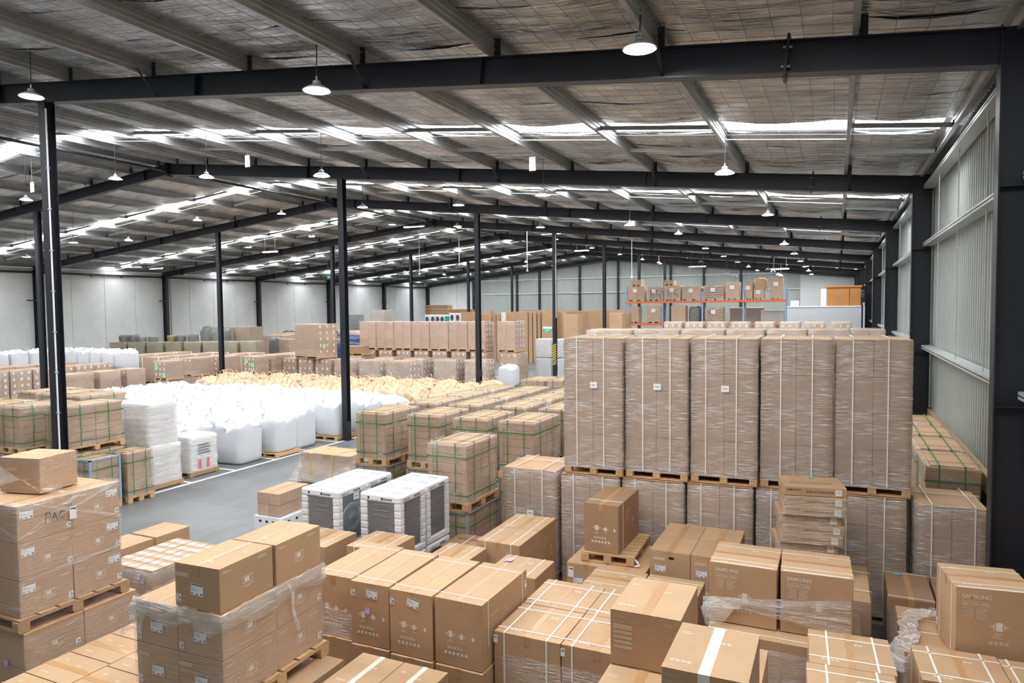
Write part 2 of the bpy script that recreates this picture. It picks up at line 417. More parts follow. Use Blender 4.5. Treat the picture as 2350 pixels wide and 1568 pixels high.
def strap_loop(parent, w, d, h, off, along, mat='strap_white', wd=0.014, z0=0.0, g=0.004, name='strap'):
    """a packing strap looped over a load: along='y' runs front-top-back at x=off, 'x' runs left-top-right at y=off, 'ring' runs round at z=off"""
    def f():
        mb = MB()
        if along == 'y': mb.strip([(off, -d/2-g, z0), (off, -d/2-g, h+g), (off, d/2+g, h+g), (off, d/2+g, z0)], wd, .0025, (1, 0, 0))
        elif along == 'x': mb.strip([(-w/2-g, off, z0), (-w/2-g, off, h+g), (w/2+g, off, h+g), (w/2+g, off, z0)], wd, .0025, (0, 1, 0))
        else: mb.strip([(-w/2-g, -d/2-g, off), (w/2+g, -d/2-g, off), (w/2+g, d/2+g, off), (-w/2-g, d/2+g, off), (-w/2-g, -d/2-g, off)], wd, .0025, (0, 0, 1))
        return mb.mesh('strap', mat)
    return place(name, cached(('strap', round(w, 3), round(d, 3), round(h, 3), round(off, 3), along, mat, wd, round(z0, 3), g), f), parent)
def film_shell(parent, w, d, z0, z1, mat='film', seed=0, lid=0.0, amp=0.006, g=0.009, name='stretch_film'):
    """stretch film round a load: a wrinkled skin with pulled corners and a rim folded over the top edge by `lid`"""
    def f():
        rnd = random.Random(seed); mb = MB(); n = 10; m = max(4, int((z1-z0)/.12))
        per = []
        for (ax, ay, bx, by) in ((-1, -1, 1, -1), (1, -1, 1, 1), (1, 1, -1, 1), (-1, 1, -1, -1)):
            for i in range(n): t = i/n; per.append((ax+(bx-ax)*t, ay+(by-ay)*t, 1.0 if i == 0 else 0.0))
        P = len(per); rows = []
        for k in range(m+1):
            z = z0+(z1-z0)*k/m; row = []
            for (px_, py_, cr) in per:
                e = g*(.35 if cr else 1.0)+rnd.uniform(0, amp)
                row.append((px_*w/2+e*(1 if px_ > .99 else -1 if px_ < -.99 else 0), py_*d/2+e*(1 if py_ > .99 else -1 if py_ < -.99 else 0), z+rnd.uniform(-.01, .01)*(0 < k < m)))
            rows.append(row)
        if lid:
            rows.append([(q[0]*(1-2*lid/w)+rnd.uniform(-.01, .01), q[1]*(1-2*lid/d)+rnd.uniform(-.01, .01), z1+.012+rnd.uniform(0, .02)) for q in rows[-1]])
            rows[-2] = [(q[0], q[1], z1+.010+rnd.uniform(0, .012)) for q in rows[-2]]
        vs = [q for r_ in rows for q in r_]
        fs = [(k*P+i, k*P+(i+1) % P, (k+1)*P+(i+1) % P, (k+1)*P+i) for k in range(len(rows)-1) for i in range(P)]
        return MB().add(vs, fs).mesh('stretch_film', mat, True)
    return place(name, cached(('film', round(w, 3), round(d, 3), round(z0, 3), round(z1, 3), mat, seed, lid, amp, g), f), parent)
def pallet_parts(parent, w, d, z0=0.0, h=0.14, mat='wood', boards=6, runs='x'):
    """block pallet under a load: the blocks and bottom boards as one part, each deck board a sub-part"""
    def base():
        mb = MB(); t = .02
        for ix in (-1, 0, 1):
            for iy in (-1, 0, 1):
                bx, by = .1, .12; cx, cy = ix*(w/2-bx/2), iy*(d/2-by/2)
                mb.box(cx-bx/2, cx+bx/2, cy-by/2, cy+by/2, t, h-2*t)
        for iy in (-1, 0, 1): cy = iy*(d/2-.06); mb.box(-w/2, w/2, cy-.05, cy+.05, 0, t)
        for ix in (-1, 0, 1): cx = ix*(w/2-.05); mb.box(cx-.05, cx+.05, -d/2, d/2, h-2*t, h-t)
        return mb.mesh('pallet', mat)
    o = place('pallet', cached(('palbase', round(w, 2), round(d, 2), h, mat), base), parent, (0, 0, z0))
    bw = d/boards
    bd = cached(('palboard', round(w, 2), round(bw, 3), mat), lambda: MB().box(-w/2, w/2, -bw*.42, bw*.42, 0, .0195).mesh('deck_board', mat))
    for k in range(boards): place('deck_board', bd, o, (0, -d/2+bw*(k+.5), h-.02))
    return o
def pallet_simple(parent, w, d, h=0.14, mat='wood'):
    def f():
        mb = MB(); mb.box(-w/2, w/2, -d/2, d/2, h-.022, h)
        for ix in (-1, 0, 1): cx = ix*(w/2-.05); mb.box(cx-.05, cx+.05, -d/2, d/2, .02, h-.022)
        mb.box(-w/2, w/2, -d/2, -d/2+.1, 0, .02); mb.box(-w/2, w/2, d/2-.1, d/2, 0, .02)
        return mb.mesh('pallet', mat)
    return place('pallet', cached(('psimple', round(w, 2), round(d, 2), h, mat), f), parent)
# ================================================================== the building
XR, ZR, SL = -21.93, 9.11, 0.105
XC, XL = 1.507, -44.87                      # inner flanges of the wall columns
Y0, BAY = -0.33, 9.235
YK = [Y0+BAY*k for k in range(9)]           # frames; YK[8] is the end wall
def zb(x): return ZR-SL*abs(x-XR)           # underside of the rafters
def zr(x): return zb(x)+0.63                # top of the purlins
ANG = math.atan(SL)
# floor
fl = struct(MB().box(-46.5, 3.2, -8, 75, -0.2, 0).build('floor', 'floor'))
for k, x in enumerate((-4.6, -9.2, -18.4, -27.6, -36.8)): MB().box(x-.004, x+.004, -8, 73.4, 0, .0012).build('floor_joint', 'ink_grey', fl)
for y in (5.3, 11.0, 22.0, 33.0, 44.0): MB().box(-45.2, 1.9, y-.004, y+.004, 0, .0012).build('floor_joint', 'ink_grey', fl)
plain('line_paint', srgb(226, 228, 228), 0.5, var=0.12, nscale=5)
MB().box(-14.30, -14.20, 9.2, 19.5, 0, .0025).build('painted_line', 'line_paint', fl)
for y in (12.15, 13.55, 15.0, 16.35, 17.75): MB().box(-15.6, -14.28, y-.035, y+.035, 0, .0025).build('painted_line', 'line_paint', fl)
# ------------------------------------------------------------------ roof
ceil = bpy.data.objects.new('ceiling', None); COL.objects.link(ceil); struct(ceil)
PX = [0.19-2.243*k for k in range(10)]+[-21.45]
PX = [1.72]+PX
PXL = [2*XR-x for x in PX]
def purlin_mesh():
    mb = MB(); pts = [(-.06, .022), (-.06, 0), (0, 0), (0, .065), (.013, .075), (.013, .1), (0, .11), (0, .14), (.013, .15), (.013, .175), (0, .185), (0, .25), (.07, .25), (.07, .228)]
    for (a, b), (c, d) in zip(pts[:-1], pts[1:]):
        n = Vector((-(d-b), c-a)).normalized()*.003
        q = [(a-n.x, b-n.y), (c-n.x, d-n.y), (c+n.x, d+n.y), (a+n.x, b+n.y)]
        mb.add([(x, 0.0, z) for x, z in q]+[(x, BAY, z) for x, z in q], [(0, 1, 5, 4), (1, 2, 6, 5), (2, 3, 7, 6), (3, 0, 4, 7)])
    return mb.mesh('purlin', 'galv')
pm = purlin_mesh()
cleat = MB().box(-.065, .065, -.006, .006, 0, .25).mesh('cleat', 'black_plate')
for k in range(8):
    for x in PX+PXL:
        o = place('purlin', pm, ceil, (x, YK[k], zb(x)+.385))
        if x < XR: o.scale = (-1, 1, 1)
        if k and XL < x < XC: place('cleat', cleat, ceil, (x+.03, YK[k]-.08, zb(x)+.375))
def rafter_mesh(sg):
    L = (XC-XR)/math.cos(ANG); mb = MB(); D = .38
    mb.box(0, L, -.1, .1, 0, .014); mb.box(0, L, -.1, .1, D-.014, D); mb.box(0, L, -.006, .006, .014, D-.014)
    for u in (1.2, 6.4, 12.0, 17.5): mb.box(u-.006, u+.006, -.095, .095, .014, D-.014)
    me = mb.mesh('rafter', 'steel_dark')
    return me
rm = rafter_mesh(1)
plate = MB().box(-.016, .016, -.12, .12, -.06, .44).mesh('splice_plate', 'steel_dark')
bolt = MB().cyl((-.05, 0, 0), (.05, 0, 0), .018, n=6).mesh('bolt', 'galv')
fly = MB()
for sg in (-1, 1): fly.strip([(0, 0, 0), (0, sg*.42, .40)], .05, .008, (1, 0, 0))
flym = fly.mesh('fly_brace', 'black_plate')
for k in range(1, 8):
    for sg in (1, -1):
        o = place('rafter', rm, ceil, (XR, YK[k], ZR)); o.rotation_euler = (0, ANG if sg == 1 else math.pi-ANG, 0)
        if sg == -1: o.rotation_euler = (0, ANG, math.pi)
        px_ = (XC-XR-2.08)/math.cos(ANG)
        sp = place('splice_plate', plate, o, (px_, 0, 0))
        if k < 4:
            for zz in (.08, .30):
                for yy in (-.07, .07): place('bolt', bolt, o, (px_, yy, zz))
        place('splice_plate', plate, o, (.02, 0, 0))
    for j, x in enumerate(PX[1:-1]+PXL[1:-1]):
        if (j+k) % 2 == 0: place('fly_brace', flym, ceil, (x+.05, YK[k], zb(x)+.01))
    if k < 8: MB().cyl((XR, YK[k], ZR+.12), (XR, YK[k]+BAY, ZR+.12), .05, n=8).build('ridge_strut', 'black_plate', ceil)
SK0, SK1 = 4.85, 5.68
SPAN = XC+.52-XR
def blanket(wd, seed):
    rnd = random.Random(seed); nu, nv = 72, 30; vs = []
    ph = [rnd.uniform(0, 6.28) for _ in range(9)]
    edge = [rnd.uniform(-.02, .02) for _ in range(nu+1)]
    cells = sorted([x-XR for x in PX])
    cells = [0.0]+[c for c in cells if c > .6]+[SPAN]
    for i in range(nu+1):
        u = SPAN*i/nu
        a = max([c for c in cells if c <= u+1e-6]); b = min([c for c in cells if c > a] or [SPAN+.001]); t = (u-a)/(b-a)
        sag = -.05*math.sin(math.pi*t)
        for j in range(nv+1):
            v = wd*j/nv
            wr = .010*math.sin(v*52+ph[5]+2.0*math.sin(u*.9+ph[6])+.8*math.sin(u*5+ph[7]))+.014*math.sin(v*21+ph[0]+.9*math.sin(u*1.3+ph[1]))+.012*math.sin(v*37+ph[2]+1.3*math.sin(u*2.1+ph[3]))+rnd.uniform(-.004, .004)
            lip = -.018*(max(0, 1-v/.12)+max(0, 1-(wd-v)/.12))*abs(math.sin(u*1.1+ph[4]))*math.sin(math.pi*t)
            yy = v+(edge[i] if j in (0, nv) else 0)
            vs.append((u, yy, sag+wr*math.sin(math.pi*min(1, max(0, t)))**.5+lip))
    fs = [(i*(nv+1)+j, (i+1)*(nv+1)+j, (i+1)*(nv+1)+j+1, i*(nv+1)+j+1) for i in range(nu) for j in range(nv)]
    return MB().add(vs, fs).mesh('insulation_blanket', 'foil', True)
b1, b2 = SK0/3, (BAY-SK1)/3
BL = {(w_, s_): blanket(w_, s_) for w_ in (b1, b2) for s_ in range(3)}
for k in range(8):
    for j in range(6):
        w_ = b1 if j < 3 else b2; y = YK[k]+(j*b1 if j < 3 else SK1+(j-3)*b2)
        for sg in (1, -1):
            o = place('insulation_blanket', BL[(w_, (k+j+(sg > 0)) % 3)], ceil, (XR, y, ZR+.635))
            # shear along the slope is a plain rotation about Y at the ridge
            o.rotation_euler = (0, ANG, 0) if sg == 1 else (0, ANG, math.pi)
            if sg == -1: o.location.y = y+w_
    for sg in (1, -1):
        for a, b in ((0, SK0-.02), (SK1+.02, BAY)):
            o = MB().box(0, SPAN+.2, a, b, .04, .08).build('roof_sheet', 'cladding', ceil, (XR, YK[k], ZR+.66))
            o.rotation_euler = (0, ANG, 0) if sg == 1 else (0, ANG, math.pi)
            if sg == -1: o.location.y = YK[k]+a+b
        o = MB().box(.3, SPAN-.28, SK0-.05, SK1+.05, .03, .05).build('skylight', 'skylight', ceil, (XR, YK[k], ZR+.62))
        o.rotation_euler = (0, ANG, 0) if sg == 1 else (0, ANG, math.pi)
        if sg == -1: o.location.y = YK[k]+SK0+SK1
    # bridging between every other pair of purlins, each side of the skylight
    for j in range(len(PX)-1 if k else 0):
        for q, lst in enumerate((PX, PXL)):
            a, b = sorted((lst[j], lst[j+1]))
            if (j+q) % 2 == 0:
                for off in (SK0-.12, SK1+1.25):
                    br = MB().box(0, math.hypot(b-a, SL*(b-a)), -.03, .03, 0, .075).build('bridging', 'galv_girt' if off > 5 else 'galv', ceil, (a, YK[k]+off, zb(a)+.45))
                    br.rotation_euler = (0, ANG if a >= XR else -ANG, 0)
                    MB().box(-.012, .012, -.06, .06, -.03, .11).build('bridging_bracket', 'black_plate', br, ((0.02 if q else b-a-.02), 0, 0))
            elif k < 6:
                MB().cyl((a, YK[k]+SK1+.06, zb(a)+.47), (b, YK[k]+SK1+.06, zb(b)+.47), .008, n=5).build('tie_rod', 'galv_girt', ceil)
# wire safety mesh under the foil of the nearest bays
wm = MB()
for sg in (1, -1):
    x0 = 0.0
    n = int(SPAN/.32) if sg == 1 else 14
    for i in range(n):
        x = XR+sg*(i*.32+.1); z = zb(x)+.545
        wm.box(x-.0022, x+.0022, YK[0]+5, YK[2], z, z+.004)
for j in range(int((YK[2]-YK[0]-5)/.3)):
    y = YK[0]+5+j*.3
    for a, b in ((XR, XC), (XR-5, XR)):
        za, zc = zb(a)+.545, zb(b)+.545
        wm.add([(a, y-.0022, za), (b, y-.0022, zc), (b, y+.0022, zc), (a, y+.0022, za), (a, y-.0022, za+.004), (b, y-.0022, zc+.004), (b, y+.0022, zc+.004), (a, y+.0022, za+.004)],
               [(0, 3, 2, 1), (4, 5, 6, 7), (0, 1, 5, 4), (1, 2, 6, 5), (2, 3, 7, 6), (3, 0, 4, 7)])
o = wm.build('safety_mesh', 'ink_grey', ceil); o['kind'] = 'stuff'
# ------------------------------------------------------------------ right wall
def root(name): o = bpy.data.objects.new(name, None); COL.objects.link(o); return struct(o)
wr = root('wall_right')
def i_col(h, d=.38, w=.22):
    mb = MB(); mb.box(0, .014, -w/2, w/2, 0, h); mb.box(d-.014, d, -w/2, w/2, 0, h); mb.box(.014, d-.014, -.006, .006, 0, h)
    for z in (.4, 3.1, 5.4): mb.box(.014, d-.014, -w/2+.01, w/2-.01, z, z+.012)
    return mb.mesh('column', 'steel_dark')
cm = i_col(7.05)
for k in range(1, 9): place('column', cm, wr, (XC, YK[k]-(0.15 if k == 8 else 0), 0))
def ribbed(L, h, pitch=.19, dep=.032, mat='cladding'):
    """trapezoid ribbed sheet standing along +Y, ribs towards -X"""
    n = int(L/pitch); prof = []
    for i in range(n):
        y = i*L/n; p_ = L/n
        prof += [(0, y), (0, y+p_*.42), (-dep, y+p_*.52), (-dep, y+p_*.78), (0, y+p_*.9)]
    prof.append((0, L))
    vs = [(x, y, 0) for x, y in prof]+[(x, y, h) for x, y in prof]; m = len(prof)
    return MB().add(vs, [(i, m+i, m+i+1, i+1) for i in range(m-1)]).mesh('wall_sheet', mat)
rs = ribbed(BAY, 7.25)
for k in range(8):
    place('wall_sheet', rs, wr, (1.975, YK[k], 0)); MB().box(1.98, 2.03, YK[k], YK[k]+BAY, 0, 7.3).build('wall_backing', 'cladding', wr)
def girt_mesh(L):
    mb = MB(); pts = [(0.0, .03), (0.0, 0), (.2, 0), (.2, .075), (0, .075), (0, .045)]
    for (a, b), (c, d) in zip(pts[:-1], pts[1:]):
        if a == c: mb.box(a-.003, a+.003, 0, L, min(b, d), max(b, d))
        else: mb.box(min(a, c), max(a, c), 0, L, b-.003, b+.003)
    return mb.mesh('girt', 'galv_girt')
gm = girt_mesh(BAY-.26)
for k in range(8):
    for z in (6.72, 5.46, 3.2): place('girt', gm, wr, (1.72, YK[k]+.13, z))
    MB().box(1.86, 1.95, YK[k]+.13, YK[k+1]-.13, 1.62, 1.86).build('timber_rail', 'wood_old', wr)
    for y in (2.2, 4.6, 7.0): MB().cyl((1.78, YK[k]+y, 3.25), (1.78, YK[k]+y, 6.75), .009, n=6).build('sag_rod', 'galv_girt', wr)
# ------------------------------------------------------------------ left wall
wl = root('wall_left')
for k in range(1, 9): place('column', cm, wl, (XL-.38, YK[k]-(0.15 if k == 8 else 0), 0)).scale = (1, 1, .965)
pw = BAY/4
pan = MB().bbox(-.16, 0, .008, pw-.008, 0, 6.95, .012).mesh('concrete_panel', 'wall_concrete')
for k in range(32): place('concrete_panel', pan, wl, (XL-.42, YK[0]+k*pw, 0))
MB().box(XL-.60, XL-.56, YK[0], YK[8], 0, 6.95).build('wall_backing', 'wall_concrete', wl)
MB().box(XL-.40, XL-.25, YK[0], YK[8], 6.62, 6.74).build('eave_angle', 'black_plate', wl)
for y in (31, 33.2, 40.3, 42.6, 49.5, 51.8): MB().box(XL-.34, XL-.28, y-.03, y+.03, 6.5, 6.62).build('eave_bracket', 'black_plate', wl)
for k in range(3, 8): MB().box(XL-.06, XL+.3, YK[k]-.7, YK[k]-.1, 4.9, 4.97).build('column_stub', 'black_plate', wl)
MB().cyl((XL-.1, YK[4]+.35, .2), (XL-.1, YK[4]+.35, 6.6), .06, n=8).build('downpipe', 'office_grey', wl)
# ------------------------------------------------------------------ end wall
we = root('wall_end'); YE = YK[8]
def gable(x0, x1, n, y, mat, name, ribs=False):
    if not ribs:
        w_ = (x1-x0)/n
        for i in range(n):
            a, b = x0+i*w_+.008, x0+(i+1)*w_-.008
            MB().add([(a, y, 0), (b, y, 0), (b, y, zb(b)+.6), (a, y, zb(a)+.6), (a, y+.16, 0), (b, y+.16, 0), (b, y+.16, zb(b)+.6), (a, y+.16, zb(a)+.6)],
                     [(0, 1, 2, 3), (5, 4, 7, 6), (0, 3, 7, 4), (1, 5, 6, 2), (3, 2, 6, 7)]).build(name, mat, we)
    else:
        w_ = (x1-x0)/n
        for i in range(n):
            a = x0+i*w_; m = int(w_/.19); prof = []
            for q in range(m):
                s_ = a+q*w_/m; p_ = w_/m; prof += [(s_, 0), (s_+p_*.42, 0), (s_+p_*.52, -.03), (s_+p_*.78, -.03), (s_+p_*.9, 0)]
            prof.append((a+w_, 0)); K = len(prof)
            MB().add([(x, y+e, 0) for x, e in prof]+[(x, y+e, zb(x)+.6) for x, e in prof], [(q, q+1, K+q+1, K+q) for q in range(K-1)]).build(name, mat, we)
gable(-45.4, -38.95, 3, YE, 'wall_concrete', 'concrete_panel'); gable(-38.95, -3.2, 8, YE, 'cladding', 'wall_sheet', True); gable(-3.2, 2.0, 2, YE, 'wall_concrete', 'concrete_panel')
MB().box(-45.6, 2.1, YE+.2, YE+.25, 0, 10).build('wall_backing', 'cladding', we)
ec = MB().box(-.11, .11, -.19, -.176, 0, 1).box(-.11, .11, -.014, 0, 0, 1).box(-.006, .006, -.19, 0, 0, 1).mesh('column', 'steel_dark')
for xp in (1086, 1186, 1238, 1330, 1418.6, 1539, 1615, 1700):
    x = at_y(xp, 690, YE-.2).x; place('column', ec, we, (x, YE-.05, 0)).scale = (1, 1, zb(x)+.3)
for z in (5.68, 7.25): MB().box(-38.9, -3.2, YE-.12, YE-.03, z, z+.13).build('girt', 'galv_girt', we)
MB().add([(XL, YE-.35, zb(XL)), (XR, YE-.35, ZR), (XC, YE-.35, zb(XC)), (XC, YE-.35, zb(XC)+.38), (XR, YE-.35, ZR+.38), (XL, YE-.35, zb(XL)+.38)], [(0, 1, 4, 5), (1, 2, 3, 4)]).build('end_rafter', 'steel_dark', we)
# ------------------------------------------------------------------ free standing posts
def post(name, x, k, label, group=None, extra=None):
    h = zb(x); t = thing(name, label, 'post', (x, YK[k], 0), 0, group)
    me = cached(('postbody', round(x, 1)), lambda: MB().box(-.1, .1, -.1, -.088, .02, h).box(-.1, .1, .088, .1, .02, h).box(-.006, .006, -.09, .09, .02, h).box(-.094, .094, -.09, .09, .02, .6).mesh('shaft', 'steel_dark'))
    place('shaft', me, t)
    place('base_plate', cached('pbase', lambda: MB().box(-.16, .16, -.16, .16, 0, .02).mesh('base_plate', 'steel_dark')), t)
    place('cap_plate', cached('pcap', lambda: MB().box(-.13, .13, -.13, .13, 0, .014).mesh('cap_plate', 'steel_dark')), t, (0, 0, h-.014))
    return t
XP1, XP2 = -14.25, -29.62
p1 = post('support_post', XP1+.14, 1, 'charcoal steel support post with a white conduit running down it')
cd = MB().cyl((.115, -.09, .3), (.115, -.09, zb(XP1)-.15), .016, n=8).build('conduit', 'white_paint', p1)
for z in [0.8*i+.6 for i in range(9)]: MB().box(.08, .15, -.112, -.07, z, z+.02).build('conduit_clip', 'galv_girt', cd)
post('support_post', XP1, 2, 'charcoal steel post at the edge of the white bulk bags')
post('support_post', XP1, 3, 'charcoal steel post behind the green strapped pallets with a small black box').name
tp = [o for o in COL.objects if o.name.startswith('support_post')][-1]
MB().bbox(.09, .2, -.16, -.05, 1.2, 1.5, .006).build('junction_box', 'black_plate', tp)
p4 = post('support_post', XP1, 4, 'charcoal steel post with yellow and black hazard stripes')
mb = MB()
for i in range(9):
    z = .95+i*.13; mb.add([(-.102, -.1035, z), (.102, -.1035, z+.12), (.102, -.1035, z+.18), (-.102, -.1035, z+.06)], [(0, 1, 2, 3)])
MB().box(-.101, .101, -.102, .102, .9, 2.2).build('hazard_band', 'ink', p4); mb.build('hazard_stripes', 'yellow', p4)
MB().cyl((.115, -.09, 3.6), (.115, -.09, zb(XP1)-.1), .02, n=8).build('conduit', 'white_paint', p4)
for k in (5, 6, 7): post('support_post', XP1, k, 'plain charcoal steel post standing among the racks and far cartons', 'far posts on the rack side')
for k in range(2, 8): post('support_post', XP2, k, 'plain charcoal steel post in the row before the concrete wall', 'posts on the concrete wall side')
# ------------------------------------------------------------------ high bay lamps
def lamp_parts():
    ref = MB().lathe([(.03, .105), (.07, .10), (.12, .07), (.17, .03), (.19, .0), (.185, -.002), (.165, .022), (.11, .06), (.05, .08)], 24).mesh('reflector', 'reflector', True)
    hou = MB().lathe([(0, .19), (.03, .19), (.055, .17), (.06, .11), (.0, .10)], 16).mesh('housing', 'galv', True)
    glo = MB().lathe([(0, -.012), (.09, -.008), (.15, .006), (.158, .018), (0, .03)], 24).mesh('glowing_lens', 'lamp_glow', True)
    rim = MB().lathe([(.185, -.006), (.195, -.004), (.195, .004), (.185, .004), (.185, -.006)], 24).mesh('rim', 'white_paint', True)
    return ref, hou, glo, rim
LP = lamp_parts()
def lamp(x, y, z, label, group):
    t = thing('high_bay_light', label, 'lamp', (x, y, z), 0, group)
    for n_, me in zip(('reflector', 'housing', 'glowing_lens', 'rim'), LP): place(n_, me, t).scale = (1, 1, .75)
    zt = zr(x)-.03-z
    MB().tube([(0, 0, .15), (.01, 0, .2+(zt-.2)*.5), (-.01, .02, max(.3, zt))], .008, 5).build('cord', 'ink', t)
    MB().cyl((0, 0, .135), (0, 0, .2), .014, n=6).build('hook', 'galv', t)
LAMPS = [(1468, 104, -2.05), (727, 208, -6.62), (72, 222, -12.6), (1663, 398, -2.05), (738, 404, -11.03), (474, 407, -15.5), (265, 411, -20.0), (60, 459, -24.4), (1246, 448, -6.62),
         (832, 476, -15.5), (1052, 471, -11.03), (646, 491, -22.4), (453, 506, -26.6), (295, 552, -31.0), (1762, 491, -2.05), (1445, 517, -6.62), (1240, 522, -11.03),
         (1050, 520, -15.5), (900, 516, -20.0), (570, 568, -31.0), (1557, 537, -6.62), (1800, 561, -2.05), (715, 543, -26.6), (317, 613, -35.5), (60, 590, -35.5), (168, 557, -31.0)]
for x in (-2.05, -6.62, -11.03): lamp(x, 2.2, zb(x)-.1, 'unseen high bay light added overhead to brighten the foreground', 'high bay lights down the hall')  # lamps out of view, added along the grid to brighten the carton tops
for i, (x, y, X) in enumerate(LAMPS):
    q = at_x(x, y, X)
    if q.z > zr(X)-.55: q = q*1.0; q.z = zr(X)-.55
    if i == 0: lab, g = 'large glowing high bay light hung right under the first dark rafter beside a purlin', None
    elif i == 1: lab, g = 'glowing high bay light on a dark cord in front of the first rafter', None
    elif i == 2: lab, g = 'glowing high bay light beside the top of the post with the conduit', None
    elif i == 3: lab, g = 'dim shaded high bay light on a long cord nearest the ribbed wall', None
    else: lab, g = 'unseen high bay light added overhead to brighten the foreground', 'high bay lights down the hall'
    lamp(q.x, q.y, q.z, lab, g)
for y in (26, 40, 47, 54, 61, 68):
    for x in (-2.05, -6.62, -15.5, -26.6, -35.5):
        if y > 38: lamp(x, y, zb(x)-.15, 'unseen high bay light added overhead to brighten the foreground', 'high bay lights down the hall')
# hanging white panels, dropper poles, batten lights, exit signs
for i, (xp, yp, Y) in enumerate(((568, 370, 15.5), (1222, 376, 15.8), (74, 430, 15.0))):
    q = at_y(xp, yp, Y); t = thing('antenna_panel', ['white antenna panel hanging beside the dim lamp row near the ridge', 'white antenna panel hanging in front of the second rafter', 'white antenna panel hanging over the concrete wall side'][i], 'antenna', q)
    MB().bbox(-.085, .085, -.02, .02, -.17, .17, .01).build('panel', 'white_paint', t)
    MB().cyl((0, 0, .17), (0, 0, zr(q.x)-.06-q.z), .006, n=5).build('hanger', 'galv', t); MB().box(-.02, .02, -.015, .015, -.2, -.17).build('connector', 'ink', t)
for i, (xp, ya, yb, Y) in enumerate(((163, 590, 676, 30), (963, 546, 630, 40), (1210, 540, 622, 42), (1450, 551, 637, 44), (1054, 535, 608, 44))):
    q = at_y(xp, yb, Y); t = thing('dropper_pole', 'thin white dropper pole with a sensor tip hanging from the roof', 'pole', q, 0, 'white dropper poles')
    MB().cyl((0, 0, .05), (0, 0, zr(q.x)+.06-q.z), .022, n=6).build('pole', 'white_paint', t); MB().lathe([(0, -.05), (.06, -.04), (.09, .0), (.05, .05), (0, .06)], 12).build('sensor', 'white_paint', t, smooth=True)
for i, (xp, yp, Y) in enumerate(((620, 579, 33), (358, 617, 32), (950, 521, 30), (1265, 537, 37.5), (1335, 576, 52), (1600, 612, 50), (1790, 618, 52))):
    q = at_y(xp, yp, Y); t = thing('batten_light', 'slim white batten light hung level on two rods', 'lamp', q, 0, 'batten lights')
    MB().bbox(-.6, .6, -.05, .05, 0, .06, .01).build('body', 'white_paint', t); MB().box(-.57, .57, -.03, .03, -.02, -.001).build('tube', 'tube_glow', t)
    for s in (-.4, .4): MB().cyl((s, 0, .06), (s, 0, zr(q.x)-.06-q.z), .006, n=5).build('rod', 'galv', t)
q = at_y(1246, 757, YK[4]-.2); t = thing('exit_sign', 'green and white EXIT sign on the striped post', 'sign', (XP1-.13, YK[4]-.12, q.z))
MB().bbox(-.52, 0, -.05, .0, -.13, .17, .01).build('box', 'white_paint', t); MB().box(-.51, -.01, -.054, -.05, -.12, .06).build('green_panel', 'exit_green', t)
mb = MB(); put_text(mb, 'EXIT', .16, front(-.40, -.085, -.056)); mb.build('lettering', 'paper', t)
MB().box(-.02, .03, -.04, .0, -.02, .05).build('bracket', 'ink', t)
q = at_y(757, 636, 37.0); t = thing('exit_sign', 'small green EXIT sign hanging near the far concrete wall', 'sign', q)
MB().bbox(-.2, .2, -.03, .03, -.1, .1, .01).build('box', 'exit_green', t); mb = MB(); put_text(mb, 'EXIT', .1, front(-.15, -.04, -.032)); mb.build('lettering', 'paper', t)
for s in (-.15, .15): MB().cyl((s, 0, .1), (s, 0, zr(q.x)-.06-q.z), .006, n=5).build('rod', 'galv', t)
q = at_y(270, 610, 30.0); t = thing('ceiling_sign', 'white box sign hung before the concrete wall', 'sign', q)
MB().bbox(-.26, .26, -.04, .04, -.12, .12, .01).build('box', 'white_paint', t)
for s in (-.2, .2): MB().cyl((s, 0, .12), (s, 0, zr(q.x)-.06-q.z), .006, n=5).build('rod', 'galv', t)
# ================================================================== the goods
def cart_nl(name, x0, y0, w, d, ztop, h, label, rz=0.0, group=None, **kw):
    """carton given by its near left top corner; turned by rz about that corner"""
    c, s = math.cos(rz), math.sin(rz)
    return carton(name, w, d, h, x0+c*w/2-s*d/2, y0+s*w/2+c*d/2, ztop-h, rz, label=label, group=group, **kw)
def load_nl(name, x0, y0, w, d, z0, label, rz=0.0, group=None, cat='pallet load'):
    c, s = math.cos(rz), math.sin(rz)
    return thing(name, label, cat, (x0+c*w/2-s*d/2, y0+s*w/2+c*d/2, z0), rz, group)
def grid_cartons(t, w, d, z0, nx, ny, nz, ch, mat='card', flaps_top=False, seam='y', jit=0.003, tape=None, gap=.005):
    """nx*ny*nz cartons filling w*d from z0 upwards, each one a part; hidden inner ones are left out"""
    rnd = random.Random(int(w*1000)+nx*7+nz); out = []
    cw, cd = w/nx, d/ny
    for k in range(nz):
        for j in range(ny):
            for i in range(nx):
                if 0 < i < nx-1 and 0 < j < ny-1 and k < nz-1: continue
                last = k == nz-1 and flaps_top
                o = carton('carton', cw-gap, cd-gap, ch-gap*.6, -w/2+cw*(i+.5)+rnd.uniform(-jit, jit), -d/2+cd*(j+.5)+rnd.uniform(-jit, jit), z0+k*ch, 0, mat, t, seam=seam, tape=(tape if last else None), flaps=last)
                out.append(o)
    return out
